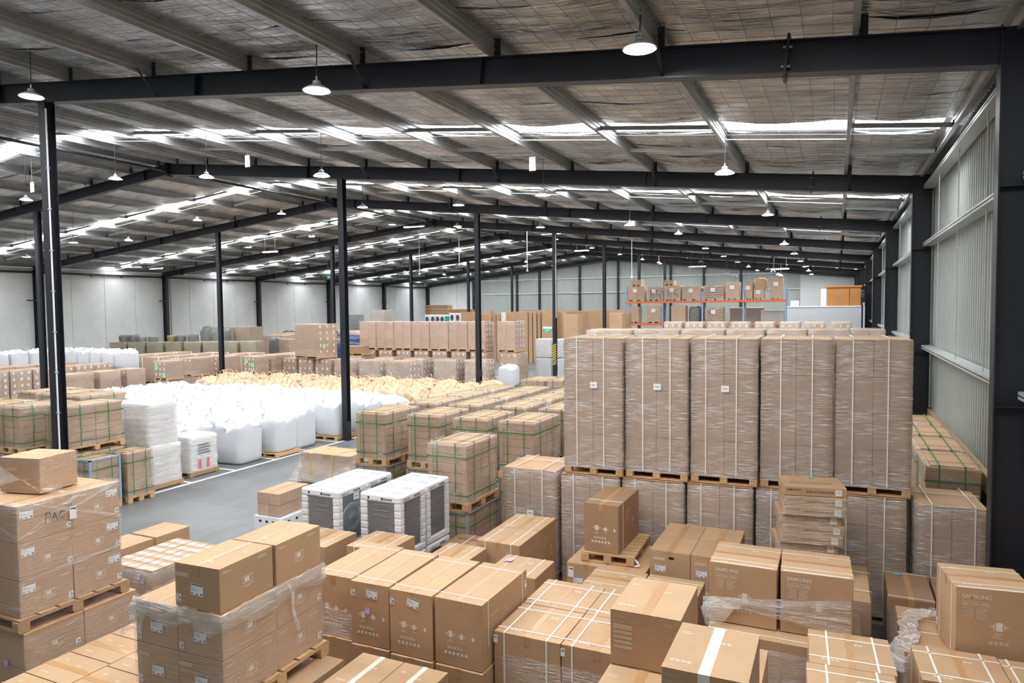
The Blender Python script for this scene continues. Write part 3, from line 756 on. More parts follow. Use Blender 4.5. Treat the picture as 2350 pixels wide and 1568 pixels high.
# ------------------------------------------------------------------ A: wrapped microwave stack beside the open floor
AW, AD, AX, AY = 1.0, 1.14, -8.6, 4.31
t = load_nl('wrapped_pallet_load', AX-.12, AY-.02, AW+.2, AD+.16, 0, 'film wrapped microwave cartons under the tall leaning wrapped stack')
pallet_parts(t, AW+.2, AD+.16); cs = grid_cartons(t, AW+.18, AD+.14, .14, 2, 2, 2, .38)
for i, o in enumerate(cs):
    if o.location.x > 0: place('printed_panel', microwave_side(), o, (.295, 0, .16)); stick(o, 'small', .298, .24, .07, 'right')
note(t, 'lilac', .3, -.66, .55)
film_shell(t, AW+.19, AD+.15, .16, .86, 'film_light', 31)
t = load_nl('wrapped_pallet_load', AX, AY, AW, AD, .905, 'tall film wrapped stack of microwave cartons marked PAC on its side', R(.5))
pallet_parts(t, AW+.1, AD+.12, 0, .135, 'wood_old'); cs = grid_cartons(t, AW, AD, .135, 2, 2, 3, .389, flaps_top=True, tape='tape')
for i, o in enumerate(cs):
    if o.location.x > 0:
        place('printed_panel', microwave_side(), o, (.2485, .02, .17))
        stick(o, 'big', .249, (-.19 if o.location.y < 0 else .19), .29, 'right', R(3)); stick(o, 'small', .249, .25, .06, 'right')
stick(t, 'tall', AW/2+.027, .0, 1.10, 'right', R(1))
mb = MB(); 
for pl in (((-.30, 1.06), (-.29, 1.17), (-.25, 1.165), (-.24, 1.13), (-.285, 1.11)), ((-.235, 1.06), (-.20, 1.155), (-.17, 1.065)), ((-.225, 1.10), (-.175, 1.105)), ((-.10, 1.14), (-.13, 1.15), (-.15, 1.11), (-.14, 1.075), (-.10, 1.08))):
    for (a, b), (c, d) in zip(pl[:-1], pl[1:]): mb.cyl((AW/2+.027, a, b), (AW/2+.027, c, d), .0028, n=5)
mb.build('handwriting', 'ink', t)
film_shell(t, AW, AD, .02, 1.30, 'film_light', 32, lid=.05, amp=.012, g=.011)
mb = MB()
for (a, b) in (((.515, -.57, .96), (.515, .57, 1.33)), ((.515, -.57, .96), (.515, .1, 1.30)), ((.515, -.57, .52), (.515, .57, .56)), ((-.5, -.575, 1.30), (.515, -.57, .96)), ((.515, -.57, 1.36), (.515, .58, .90))):
    a, b = Vector(a), Vector(b); dd = Vector((0, 0, .022)); mb.add([a-dd*.3, b-dd, b+dd, a+dd*.3], [(0, 1, 2, 3)])
mb.build('film_rope', 'film_bunch', t)
o = cart_nl('carton', -8.38, 4.61, .54, .49, 2.605, .385, 'loose microwave carton under film on top of the tall PAC stack', R(12), tape='tape', seam='x')
place('printed_panel', microwave_front(), o, (.06, -.247, .16)); film_shell(o, .54, .49, .0, .385, 'film_light', 33, amp=.01)
mb = MB().add([(.05, .26, .06), (.2, .35, -.2)] and [(-.27, -.25, .3), (.02, -.26, .15), (.27, -.25, .2), (.52, -.12, .0), (.27, -.25, .02), (-.5, -.35, .0)], [(0, 1, 5), (1, 2, 3, 4)]); mb.build('film_web', 'film_bunch', o)
# ------------------------------------------------------------------ B: front microwave stack
BX, BY, BW, BD = -5.40, 3.98, .98, 1.24
t = load_nl('carton_load', -5.42, BY-.02, 1.22, 1.28, 0, 'open microwave carton layer carrying the front wrapped stack', cat='pallet load')
pallet_parts(t, 1.2, 1.24); grid_cartons(t, 1.22, 1.28, .14, 2, 2, 2, .37, flaps_top=True, tape='tape')
t = load_nl('wrapped_pallet_load', BX, BY, BW, BD, .88, 'wrapped microwave cartons on a pale pallet with torn film round the rim', R(1.5))
pallet_parts(t, BW+.08, BD+.06, 0, .14, 'wood'); cs = grid_cartons(t, BW, BD, .14, 2, 2, 2, .37, flaps_top=True, tape='tape')
for o in cs:
    if o.location.y < 0:
        place('printed_panel', microwave_front(), o, (0, -.312, .18)); stick(o, 'big', .01, -.313, .17); stick(o, 'small', -.2, -.313, .06)
    if o.location.x > 0: place('printed_panel', microwave_side(), o, (.2445, 0, .18)); (o.location.y > 0) and stick(o, 'small', .245, .26, .07, 'right')
film_shell(t, BW, BD, .15, .86, 'film_light', 34, amp=.008)
def bunch(t, w, d, z, hh, seed, name='bunched_film'):
    rnd = random.Random(seed); n = 26; per = []
    for (ax, ay, bx, by) in ((-1, -1, 1, -1), (1, -1, 1, 1), (1, 1, -1, 1), (-1, 1, -1, -1)):
        for i in range(n): per.append((ax+(bx-ax)*i/n, ay+(by-ay)*i/n))
    P = len(per); vs = []
    for k in range(6):
        for (a, b) in per:
            e = .012+rnd.uniform(0, .035)*(1 if 0 < k < 5 else .5); zz = z-hh*k/5+rnd.uniform(-.012, .012)+(.03*math.sin(a*7+b*5+seed) if k > 3 else 0)
            ins = 1-.03*(k == 0)
            vs.append((a*w/2*ins+e*(1 if a > .99 else -1 if a < -.99 else 0), b*d/2*ins+e*(1 if b > .99 else -1 if b < -.99 else 0), zz+(.012 if k == 0 else 0)))
    fs = [(k*P+i, (k+1)*P+i, (k+1)*P+(i+1) % P, k*P+(i+1) % P) for k in range(5) for i in range(P)]
    return MB().add(vs, fs).build(name, 'film_bunch', t, smooth=True)
bunch(t, BW, BD, .885, .15, 5)
mb = MB(); pts = [(.52, .12, .86), (.53, .16, .80), (.525, .17, .62), (.54, .20, .5), (.53, .23, .42)]
for a, b in zip(pts[:-1], pts[1:]): mb.cyl(a, b, .018, .014, 7)
mb.build('film_tail', 'film_bunch', t, smooth=True)
MB().add([(-.50, -.63, .86), (-.56, -.70, .70), (-.62, -.66, .55), (-.52, -.64, .62), (-.40, -.65, .62), (-.32, -.64, .84)], [(0, 1, 2, 3), (0, 3, 4, 5)]).build('film_flap', 'film_bunch', t)
for i in (0, 1):
    o = cart_nl('microwave_carton', -4.94, 4.01+i*.625, .485, .61, 2.13, .37, ['loose microwave carton with a shipping label on its end on the front wrapped stack', 'loose microwave carton behind the labelled one on the front wrapped stack'][i], R(2), tape='tape')
    place('printed_panel', microwave_side(), o, (.2435, 0, .19)); place('printed_panel', microwave_front(), o, (0, -.306, .18)); place('printed_panel', top_print(), o, (.1, 0, .3735)).scale = (.5, .8, 1)
    if i == 0: stick(o, 'big', .0, -.307, .17, rot=R(3)); stick(o, 'small', -.2, -.307, .08)
# U: low cartons between A and B
for r_ in range(4):
    for c_ in range(2):
        o = cart_nl('microwave_carton', -6.77+c_*.595, 3.44+.425*r_-(.04 if c_ else 0), .585, .415, .88, .37, 'closed microwave carton lying in the low layer between the two wrapped stacks', 0, 'low cartons between the wrapped stacks', seam='x', tape='tape')
        place('printed_panel', top_print(), o, (0, 0, .3735)).scale = (.8, .55, 1)
t = load_nl('wrapped_pallet_load', -6.78, 3.42, 1.2, 1.7, 0, 'film wrapped cartons under the low microwave cartons'); pallet_parts(t, 1.18, 1.66); grid_cartons(t, 1.18, 1.68, .14, 2, 4, 1, .37)
# SP: pile of labelled small cartons
t = load_nl('wrapped_pallet_load', -8.96, 6.2, .9, 1.14, 0, 'wrapped load of flat small cartons covered with white labels')
pallet_parts(t, .9, 1.14, 0, .14, 'wood_old'); grid_cartons(t, .88, 1.12, .14, 3, 3, 2, .3, 'card_dark')
rnd = random.Random(3)
for i in range(5):
    for j in range(6):
        o = carton('small_carton', .165, .18, .055, -.35+.175*i, -.46+.185*j, .742+rnd.uniform(0, .006), R(rnd.uniform(-3, 3)), 'card', t, seam='x', tape=None, flaps=False)
        stick(o, 'big', rnd.uniform(-.015, .015), -.02, .056, 'top', R(rnd.uniform(-8, 8)))
film_shell(t, .9, 1.13, .1, .76, 'film', 35, lid=.03); note(t, 'lilac', .28, -.585, .66)
stick(t, 'tick', -.15, -.58, .7); stick(t, 'tick', .2, -.58, .7)
o = cart_nl('carton', -9.85, 6.6, .55, .6, .78, .78, 'plain carton beside the pile of labelled small cartons', tape='tape'); o = cart_nl('carton', -9.85, 7.25, .55, .6, .78, .78, 'plain carton behind the plain one beside the label pile', tape='tape')
for i in range(2): cart_nl('carton', -8.0+.62*i, 6.95, .6, .95, .80, .80, ['wide carton with a strap across behind the front wrapped stack', 'wide carton with bright tape between the strapped carton and the tall brown row'][i], tape='tape' if i == 0 else 'tape_white')
# ------------------------------------------------------------------ C: row of tall brown washer cartons
CX = [(-4.97, 5.74, .47, 1.0), (-4.48, 5.71, .46, 1.0), (-3.99, 5.69, .485, 0.0), (-3.48, 5.70, .515, -1.0)]
CL = ['tall brown carton at the film covered end of the row of four', 'tall brown carton with a lilac sticky note and shipping label', 'tall brown carton with a tilted shipping label and no note', 'tall brown carton at the open end of the row with a printed side']
for i, (x, y, w, a) in enumerate(CX):
    o = cart_nl('tall_carton', x, y, w, 1.01, 1.43, .64, CL[i], R(a))
    place('printed_panel', washer_print(), o, (-.02, -.5075, .33))
    for yy in (-.38, .38): strap_loop(o, w, 1.01, .64, yy, 'x', z0=.2, wd=.012, g=.003)
    if i in (1, 2): stick(o, 'small', -w/2+.03, -.508, .52); stick(o, 'big', .03, -.508, .54, rot=R(5 if i == 1 else 12))
    if i == 1: note(o, 'lilac', -.03, -.51, .36)
    if i == 3: place('printed_panel', side_print(), o, (w/2+.002, -.18, .36)); stick(o, 'tick', w/2+.004, .46, .5, 'right')
    if i == 0: film_shell(o, w, 1.01, 0, .3, 'film', 41)
    cart_nl('tall_carton', x+.01, y-.02, w, 1.01, .785, .635, 'brown carton in the lower tier under the row of tall brown cartons', R(a), 'lower tier of the tall brown row', flaps=False, tape='tape')
for i in range(2):
    t = load_nl('pallet', -4.95+1.0*i, 5.76, .96, .98, 0, 'wooden pallet on the floor under the tall brown carton row', group='pallets under the tall brown row', cat='pallet'); pallet_parts(t, .96, .98, 0, .148)
# V: low cartons in front
for r_ in range(2):
    for c_ in range(2):
        o = cart_nl('microwave_carton', -4.12+.475*c_, 4.2+.615*r_, .468, .608, .88, .37, 'microwave carton with white tape in the low layer before the tall brown row', 0, 'low cartons before the tall brown row', tape='tape_white', tape_w=.05)
        place('printed_panel', top_print(), o, (.0, .0, .3738)).scale = (.7, .8, 1)
t = load_nl('carton_load', -4.12, 4.2, .95, 1.22, 0, 'pallet and lower cartons below the white taped cartons'); pallet_parts(t, .95, 1.22); grid_cartons(t, .945, 1.22, .14, 2, 2, 1, .368)
# ------------------------------------------------------------------ D: strapped 2 x 2 block
t = load_nl('strapped_load', -2.925, 5.87, 1.345, 1.39, 0, 'block of cartons crossed with white straps on top and film wrapped below')
pallet_parts(t, 1.33, 1.38); cs = grid_cartons(t, 1.345, 1.39, .14, 2, 2, 2, .495, flaps_top=True, tape='tape', jit=.006)
for o in cs:
    if o.location.z > .5:
        for x in (-.23, .2): strap_loop(o, .667, .69, .492, x, 'y', z0=.0, wd=.016)
        for y in (-.24, .22): strap_loop(o, .667, .69, .492, y, 'x', z0=.0, wd=.016)
        place('printed_panel', top_print(), o, (.02, 0, .4955)).scale = (1.1, 1.1, 1)
        if o.location.y < 0: stick(o, 'tick', -.32, -.346, .42)
film_shell(t, 1.335, 1.38, .15, .93, 'film_light', 42); note(t, 'lilac', .38, -.71, .66, s=.07); note(t, 'exit_green', .56, -.71, .62, s=.06)
# ------------------------------------------------------------------ E, G, H: big microwave oven cartons
def mwo(x, y, z, label, group=None, tp='tape', front_art=True):
    o = cart_nl('microwave_oven_carton', x, y, .54, .70, z, .43, label, 0, group, tape=tp, tape_w=.075)
    place('printed_panel', top_print(), o, (0, 0, .4337))
    if front_art: place('printed_panel', big_mw_front(), o, (0, -.3515, .2))
    return o
mwo(-1.56, 5.14, 1.87, 'microwave oven carton with tan tape standing above the strapped block')
mwo(-1.005, 4.43, 1.87, 'microwave oven carton closed with two wide white tapes', tp='tape_white')
for (x, y, l) in ((-1.56, 4.43, 'microwave oven carton in the layer below, in front of the tan taped one'), (-1.005, 5.14, 'microwave oven carton in the layer below, behind the white taped one'), (-1.56, 5.14, 'microwave oven carton right under the tan taped one'), (-1.005, 4.43, 'microwave oven carton right under the white taped one')): mwo(x, y, 1.438, l)
t = load_nl('carton_load', -1.56, 4.43, 1.1, 1.41, 0, 'pallet with two layers of microwave oven cartons at the bottom of the stack'); pallet_parts(t, 1.1, 1.41); grid_cartons(t, 1.1, 1.41, .14, 2, 2, 2, .433)
# ------------------------------------------------------------------ T, S, R, P, Q and others in the middle of the foreground
def oven_box(x, y, w, d, zt, h, label, rz=0.0, group=None, straps='x', art=None, mat='card', below=True):
    o = cart_nl('appliance_carton', x, y, w, d, zt, h, label, rz, group, mat=mat, seam='y' if straps == 'y' else 'x')
    for q in (-.3, .3):
        strap_loop(o, w, d, h, q*(w if straps == 'y' else d), straps, z0=.1, wd=.013, g=.003)
    place('printed_panel', top_print(), o, (0, 0, h+.0035))
    if art: place('printed_panel', art(), o, (0 if art is oven_print else w/2+.002, -d/2-.002 if art is oven_print else 0, h*.5))
    return o
def under(x, y, w, d, zt, label, nx=1, ny=1, nz=1, rz=0.0, film=None, mat='card'):
    t = load_nl('carton_load', x, y, w, d, 0, label, rz); pallet_parts(t, w, d, 0, .14, 'wood_old'); grid_cartons(t, w, d, .14, nx, ny, nz, (zt-.14)/nz, mat)
    if film: film_shell(t, w, d, .14, zt-.02, film, int(x*100) % 91)
    return t
oven_box(-2.72, 7.79, .65, .64, .90, .44, 'strapped carton between the strapped block and the pallet carrying one box'); oven_box(-2.05, 7.80, .66, .64, .90, .44, 'strapped carton beside the oven pair with its film on the far side', art=side_print)
under(-2.72, 7.8, 1.33, .63, .455, 'low pallet of cartons under the two strapped cartons', 2, 1, 1)
oven_box(-3.72, 7.26, .63, .61, 1.10, .5, 'strapped carton with a lilac note on its lid beyond the strapped block', straps='y', art=side_print); note([o for o in COL.objects if o.name.startswith('appliance_carton')][-1], 'lilac', -.2, .1, .51, 'top', .09)
under(-3.72, 7.27, .63, .6, .595, 'pallet and carton under the carton with the lilac note on its lid')
for i in range(2): oven_box(-4.29, 8.12+.655*i, .62, .645, 1.13, .58, ['strapped carton in front of the wrapped tall unit', 'strapped carton touching the wrapped tall unit'][i], straps='y', art=side_print)
under(-4.29, 8.12, .62, 1.29, .545, 'low pallet of cartons under the two strapped cartons by the tall unit', 1, 2, 1)
oven_box(-4.68, 7.40, .56, .68, 1.06, .5, 'strapped carton with shiny tape between tall brown row and dark lettered carton', straps='y'); under(-4.68, 7.41, .55, .66, .555, 'pallet and carton under the carton with shiny tape')
o = cart_nl('hob_carton', -5.12, 8.57, .62, .59, .80, .3, 'flat carton with dark upside down lettering on its lid', mat='card_dark', tape=None)
strap_loop(o, .62, .59, .3, -.05, 'y', z0=0, wd=.014, g=.003); mb = MB(); put_text(mb, 'ELECTRIC HOB', .075, top(.29, .12, .302, math.pi)); mb.build('lettering', 'ink', o); under(-5.12, 8.575, .62, .57, .495, 'pallet and carton under the dark lettered flat carton', mat='card_dark')
oven_box(-5.53, 6.98, .6, .64, 1.25, .6, 'strapped carton in front of the pair of packed washers', straps='y'); under(-5.53, 6.99, .6, .62, .645, 'pallet and carton under the strapped carton before the packed washers')
oven_box(-6.38, 6.88, .6, .64, 1.22, .6, 'strapped carton in front of the packed washer with a label', straps='y'); under(-6.38, 6.89, .6, .62, .615, 'pallet and carton under the strapped carton before the labelled washer')
# P and O: pallet carrying one tall box
for i in range(2):
    o = cart_nl('microwave_carton', -3.19+.525*i, 8.56, .52, 1.05, .845, .42, ['carton with a hanging tag and label under the pallet with one box', 'carton without tag under the pallet with one box'][i])
    if i == 0: stick(o, 'tall', -.2, -.53, .3); stick(o, 'big', -.1, -.528, .2)
under(-3.19, 8.57, 1.04, 1.03, .42, 'low pallet of cartons below the tagged cartons', 2, 1, 1)
t = load_nl('pallet', -3.02, 8.66, .7, 1.04, .85, 'loose wooden pallet with white strap end carrying one tall brown box', R(2), cat='pallet'); pallet_parts(t, .7, 1.04, 0, .125, 'wood', 8)
mb = MB(); pts = [(.33, -.45, .10), (.40, -.5, .06), (.42, -.50, .03), (.36, -.51, .014)]
for a, b in zip(pts[:-1], pts[1:]): mb.cyl(a, b, .012, .012, 6)
mb.build('strap_end', 'strap_white', t)
o = cart_nl('tall_carton', -3.0, 8.72, .47, .96, 1.615, .64, 'single tall orange brown carton standing on the loose pallet', mat='card_dark', rz=R(-1))
place('printed_panel', washer_print(), o, (0, -.482, .35)); strap_loop(o, .47, .96, .64, -.28, 'x', z0=0, wd=.014, g=.003); pp = place('printed_panel', side_print(), o, (.237, .05, .36))
for r_ in range(2):
    for c_ in range(2):
        o = cart_nl('microwave_carton', -2.115+.51*c_, 8.69+.605*r_, .505, .6, 1.12, .42, ['carton with hand hole and label at the front of the four by the tall units', 'carton with label beside the one with a hand hole', 'carton behind the one with a hand hole', 'carton behind the labelled one, against the tall units'][r_*2+c_], tape='tape', tape_w=.08)
        if r_ == 0: stick(o, 'big', -.12, -.303, .2); stick(o, 'small', -.2, -.303, .06); place('printed_panel', microwave_front(), o, (.03, -.3015, .22))
        if r_ == 0 and c_ == 0: hh_ = MB().lathe([(0, 0), (.03, 0)], 14).build('hand_hole', 'ink', o, (.02, -.3025, .34)); hh_.rotation_euler = (R(90), 0, 0); hh_.scale = (1.3, .6, 1)
t = under(-2.115, 8.69, 1.02, 1.2, .70, 'wrapped lower layer beneath the four labelled cartons', 2, 2, 1, film='film')
# ------------------------------------------------------------------ I: two oven cartons with film
o = cart_nl('oven_carton', -1.165, 7.36, .655, .69, 1.55, .615, 'electric oven carton beside the labelled microwave cartons, film pinched at its corner', seam='x'); place('printed_panel', oven_print(), o, (0, -.3475, .33))
o2 = cart_nl('oven_carton', -.475, 7.37, .655, .69, 1.55, .615, 'electric oven carton with film fanned over its face', R(2), seam='x'); place('printed_panel', oven_print(), o2, (0, -.3475, .33))
for q in (o, o2):
    for y in (-.22, .2): strap_loop(q, .655, .69, .615, y, 'x', z0=.3, wd=.012, g=.003)
    place('printed_panel', top_print(), q, (.0, .02, .6185)); MB().box(-.3, .3, -.335, -.31, 0, .001).build('printed_strip', 'print_white', q, (0, 0, .6175)); 
    MB().box(-.30, .30, -.02, .005, 0, .0012).build('strap', 'tape', q, (0, 0, .6175))
t = thing('loose_film', 'twisted clear film pinched at one end and fanned across two oven cartons', 'film', (-1.2, 7.30, .93))
mb = MB(); rnd = random.Random(9)
for k in range(10):
    za, zc = .20+.012*k, .05+.045*k
    pts = [Vector((-.02, -.01-.004*(k % 3), .16+.012*k)), Vector((.35, .035-.003*(k % 2), .19+.010*k)), Vector((.75, .035, .14+.022*k)), Vector((1.36, .075, .02+.046*k))]
    for a, b in zip(pts[:-1], pts[1:]):
        dd = Vector((0, rnd.uniform(-.01, .01), .012+.008*(k % 3))); mb.add([a-dd*.6, b-dd, b+dd, a+dd*.6], [(0, 1, 2, 3)])
mb.build('film_fan', 'film_bunch', t)
mb = MB().add([(0.05, 0, .28), (-.04, -.03, .16), (.02, -.08, .0), (.2, -.06, .06), (.3, .0, .2), (.12, -.02, .3), (.06, -.09, .14)], [(0, 1, 6), (1, 2, 6), (2, 3, 6), (3, 4, 6), (4, 5, 6), (5, 0, 6)]); mb.build('film_knot', 'film_bunch', t, smooth=True)
t = load_nl('wrapped_pallet_load', -1.16, 7.13, 1.42, .98, 0, 'dark film wrapped load of cartons carrying the two oven cartons')
pallet_parts(t, 1.42, 1.0); grid_cartons(t, 1.42, 1.0, .14, 2, 2, 2, .395, flaps_top=True, tape=None)
for y in (-.42, -.2): MB().box(-.70, .70, y-.006, y+.006, .93, .934).build('strap', 'strap_white', t)
film_shell(t, 1.42, 1.0, .14, .84, 'film_heavy', 44, amp=.014)
MB().add([(-.42, -.56, .9), (-.3, -.6, .86), (-.32, -.58, .4), (-.38, -.6, .2), (-.47, -.55, .3), (-.45, -.6, .6)], [(0, 1, 5), (1, 2, 5), (2, 3, 4, 5)]).build('film_tail', 'film_bunch', t)
o = cart_nl('appliance_carton', -1.53, 6.10, .62, .62, .93, .42, 'strapped carton between the oven cartons and the microwave oven stack', seam='y')
for q in (-.2, .2): strap_loop(o, .62, .62, .42, q, 'x', z0=0, g=.003); strap_loop(o, .62, .62, .42, q, 'y', z0=0, g=.003)
place('printed_panel', top_print(), o, (0, 0, .4235)); under(-1.53, 6.1, .62, .62, .505, 'pallet and carton under the strapped carton by the microwave oven stack', film='film')
# ------------------------------------------------------------------ hobs
t = load_nl('wrapped_pallet_load', -.62, 8.42, 1.0, 1.15, 0, 'tall carton load carrying the leaning stack of induction hob cartons'); pallet_parts(t, 1.0, 1.15); grid_cartons(t, 1.0, 1.15, .14, 2, 2, 2, .41); film_shell(t, 1.0, 1.15, .14, .94, 'film', 45)
for y in (-.3, .3): strap_loop(t, 1.0, 1.15, .965, y, 'x', z0=.5, g=.012)
HL = ['bottom', 'first above the bottom', 'second lowest', 'third lowest', 'fourth lowest', 'fifth lowest', 'third highest', 'second highest', 'topmost']
for i in range(9):
    zz = .98+.115*i; lean = [.0, .02, -.03, .01, .03, .0, .04, .05, .05][i]
    o = cart_nl('hob_carton', -.60+lean, 8.98+.01*(i % 3), .70, .55, zz+.113, .111, f'{HL[i]} induction hob carton of the leaning stack before the tall units', R(9+(i % 3)), mat='card', tape=None, flaps=False)
    stick(o, 'sticker', .26, -.277, .053).scale = (.8, .6, 1)
    mb = MB(); put_text(mb, 'SAMSUNG', .034, front(-.32, .062, -.2765)); put_text(mb, 'INDUCTION HOB', .038, front(-.1, .04, -.2765)); mb.build('lettering', 'print_dark' if i % 2 else 'ink', o)
    MB().box(-.165, -.15, -.278, -.2765, 0, .107).build('strap', 'tape', o)
    if i == 8: mb = MB(); put_text(mb, 'INDUCTION HOB', .06, top(-.26, -.1, .113)); mb.build('lettering', 'print_dark', o); note(o, 'teal', .03, .22, .113, 'top', .07)
    if i < 8: film_shell(o, .70, .55, .0, .110, 'film', 46+i, amp=.008)
# ------------------------------------------------------------------ J: strapped block at the right front
for r_ in range(3):
    o = cart_nl('appliance_carton', -.175+.01*r_, 6.36-.672*r_, .665, .665, 1.16, .5, ['strapped carton farthest back in the row before the oven cartons', 'strapped carton in the middle of the row before the oven cartons', 'strapped carton at the near end of the row before the oven cartons'][r_], R(3))
    for q in (-.2, .2): strap_loop(o, .665, .665, .5, q, 'x', z0=0, g=.003, wd=.016)
    for q in (-.18, .2): strap_loop(o, .665, .665, .5, q, 'y', z0=0, g=.003, wd=.016)
    place('printed_panel', top_print(), o, (0, 0, .5035))
under(-.17, 5.03, .665, 1.96, .655, 'pallet and lower cartons under the row of strapped cartons before the ovens', 1, 3, 1)
# ------------------------------------------------------------------ K, L, M, N by the wall
o = cart_nl('oven_carton', 1.0, 7.27, .64, .63, 1.66, .66, 'electric oven carton standing alone beside the dark wall column', R(7), seam='x'); place('printed_panel', oven_print(), o, (0, -.3175, .37))
for y in (-.2, .18): strap_loop(o, .64, .63, .66, y, 'x', z0=0, wd=.012, g=.003)
place('printed_panel', top_print(), o, (0, .02, .6635)); stick(o, 'small', -.322, .27, .1, 'left'); MB().box(-.3, .3, -.305, -.28, 0, .001).build('printed_strip', 'print_white', o, (0, 0, .6625))
for i in range(2):
    o = cart_nl('appliance_carton', .68+.665*i, 6.54, .655-.14*i, .655, 1.10, .5, ['strapped carton in front of the lone oven carton', 'strapped carton by the wall in front of the lone oven carton'][i], R(3))
    for q in (-.2, .2): strap_loop(o, .655-.14*i, .655, .5, q, 'x', z0=0, g=.003, wd=.016); strap_loop(o, .655-.14*i, .655, .5, q, 'y', z0=0, g=.003, wd=.016)
    place('printed_panel', top_print(), o, (0, 0, .5035))
t = under(.68, 6.50, 1.0, .64, .595, 'wrapped lower layer under the strapped cartons by the wall', 1, 1, 1, R(3), 'film')
t = load_nl('wrapped_pallet_load', .60, 7.27, .98, 1.1, 0, 'film draped cartons behind the strapped carton, carrying the lone oven carton'); pallet_parts(t, .98, 1.1); grid_cartons(t, .98, 1.1, .14, 2, 2, 2, .425, flaps_top=True, tape=None); film_shell(t, .98, 1.1, .14, .95, 'film', 55)
mb = MB(); pts = [(.12, .38, 1.02), (-.18, .33, 1.04), (-.38, .18, 1.03), (-.42, -.1, 1.03), (-.42, -.32, 1.02), (-.52, -.48, 1.0), (-.55, -.52, .8)]
rr_ = random.Random(5); ring = []
for k in range(25):
    u = k/24*(len(pts)-1); e = min(int(u), len(pts)-2); c_ = Vector(pts[e]).lerp(Vector(pts[e+1]), u-e); dr = (Vector(pts[e+1])-Vector(pts[e])).normalized(); sd = dr.cross(Vector((0, 0, 1))).normalized()
    ring.append([c_+sd*(math.cos(2*math.pi*i/8)*.085*rr_.uniform(.6, 1.3))+Vector((0, 0, 1))*(.02+math.sin(2*math.pi*i/8)*.035*rr_.uniform(.4, 1.5)) for i in range(8)])
mb.add([q for r_ in ring for q in r_], [(k*8+i, k*8+(i+1) % 8, (k+1)*8+(i+1) % 8, (k+1)*8+i) for k in range(24) for i in range(8)])
o = mb.build('film_roll', 'film_bunch', t)
for y in (-.38, -.05, .25): MB().box(-.49, .49, y-.006, y+.006, .99, .994).build('strap', 'strap_white', t)
for i in range(2):
    o = cart_nl('tall_carton', .577+.495*i, 8.96, .465 if i == 0 else .385, .9, .85, .65, ['dark brown carton with a teal note on its lid', 'dark brown carton between the teal note carton and the wall column'][i], mat='card_dark')
    for y in (-.4, .4): strap_loop(o, .465 if i == 0 else .40, .9, .65, y, 'x', z0=0, wd=.012, g=.003)
    if i == 0: note(o, 'teal', -.09, .36, .652, 'top', .09); film_shell(o, .465, .9, .0, .52, 'film', 57)
t = load_nl('pallet', .6, 8.96, .84, .88, 0, 'wooden pallet under the two dark brown cartons', cat='pallet'); pallet_parts(t, .84, .88, 0, .14); MB().box(-.4, .4, -.42, .42, .14, .2).build('slip_board', 'card_dark', t)
# ------------------------------------------------------------------ packed washers
def washer_meshes(w=.66, d=.61, h=.85):
    cab = MB().bbox(-w/2+.035, w/2-.035, -d/2+.03, d/2-.03, .07, h-.08, .012).mesh('cabinet', 'graphite')
    cap = MB().bbox(-w/2, w/2, -d/2, d/2, h-.10, h, .025).mesh('foam_top', 'white_foam')
    base = MB().bbox(-w/2, w/2, -d/2, d/2, 0, .09, .02).mesh('foam_base', 'white_foam')
    mb = MB()
    for k in range(7): mb.bbox(-.055, .055, -.05, .05, .09+k*(h-.19)/7, .09+(k+1)*(h-.19)/7-.012, .012)
    mb.bbox(-.048, .048, -.043, .043, .08, h-.09, .004)
    postm = mb.mesh('foam_post', 'white_foam')
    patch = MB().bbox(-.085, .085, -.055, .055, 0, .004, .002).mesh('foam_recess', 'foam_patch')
    pan = MB(); y = -d/2+.028
    pan.bbox(-.2, .2, y-.008, y+.004, .12, h-.13, .006)
    for z in (.62, .55): pan.bbox(-.13, .13, y-.018, y-.004, z, z+.018, .007)
    panel = pan.mesh('back_panel', 'graphite')
    T = Matrix.Translation((w/2-.03, 0, .42)) @ Matrix.Rotation(R(90), 4, 'Y')
    dm = MB()
    n = 24; prof = [(.21, 0), (.2, .012), (.15, .014), (.145, .006), (.06, .006), (.055, .016), (0, .018)]
    for k in range(len(prof)-1):
        for i in range(n):
            a0, a1 = 2*math.pi*i/n, 2*math.pi*(i+1)/n; (r0, z0), (r1, z1) = prof[k], prof[k+1]
            dm.add([(r0*math.cos(a0), r0*math.sin(a0), z0), (r0*math.cos(a1), r0*math.sin(a1), z0), (r1*math.cos(a1), r1*math.sin(a1), z1), (r1*math.cos(a0), r1*math.sin(a0), z1)], [(0, 1, 2, 3)], 0, T)
    drum = dm.mesh('drum_bulge', 'slate', True)
    pr = MB()
    for x in (-.2, .02): rect(pr, x, x+.03, h-.07, h-.035, front(0, 0, -d/2-.0015))
    for k in range(5): rect(pr, .06+k*.028, .08+k*.028, h-.068, h-.045, front(0, 0, -d/2-.0015)); rect(pr, .02+k*.03, .042+k*.03, h-.068, h-.045, side(0, 0, w/2+.0015))
    put_text(pr, 'SAMSUNG', .035, side(-.24, h-.07, w/2+.0015))
    art = pr.mesh('printed_marks', 'ink')
    return cab, cap, base, postm, patch, panel, drum, art
WM = washer_meshes()
def washer(x, y, z, label, group=None, drum=False):
    w, d, h = .66, .61, .85
    t = thing('packed_washer', label, 'washing machine', (x, y, z), R(-1), group)
    place('cabinet', WM[0], t); place('foam_top', WM[1], t); place('foam_base', WM[2], t); place('back_panel', WM[5], t); place('printed_marks', WM[7], t)
    for sx in (-1, 1):
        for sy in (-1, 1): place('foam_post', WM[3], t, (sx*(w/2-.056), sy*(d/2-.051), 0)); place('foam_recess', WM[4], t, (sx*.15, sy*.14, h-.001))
    if drum: place('drum_bulge', WM[6], t)
    film_shell(t, w, d, .0, h-.06, 'film_light', 61)
    return t
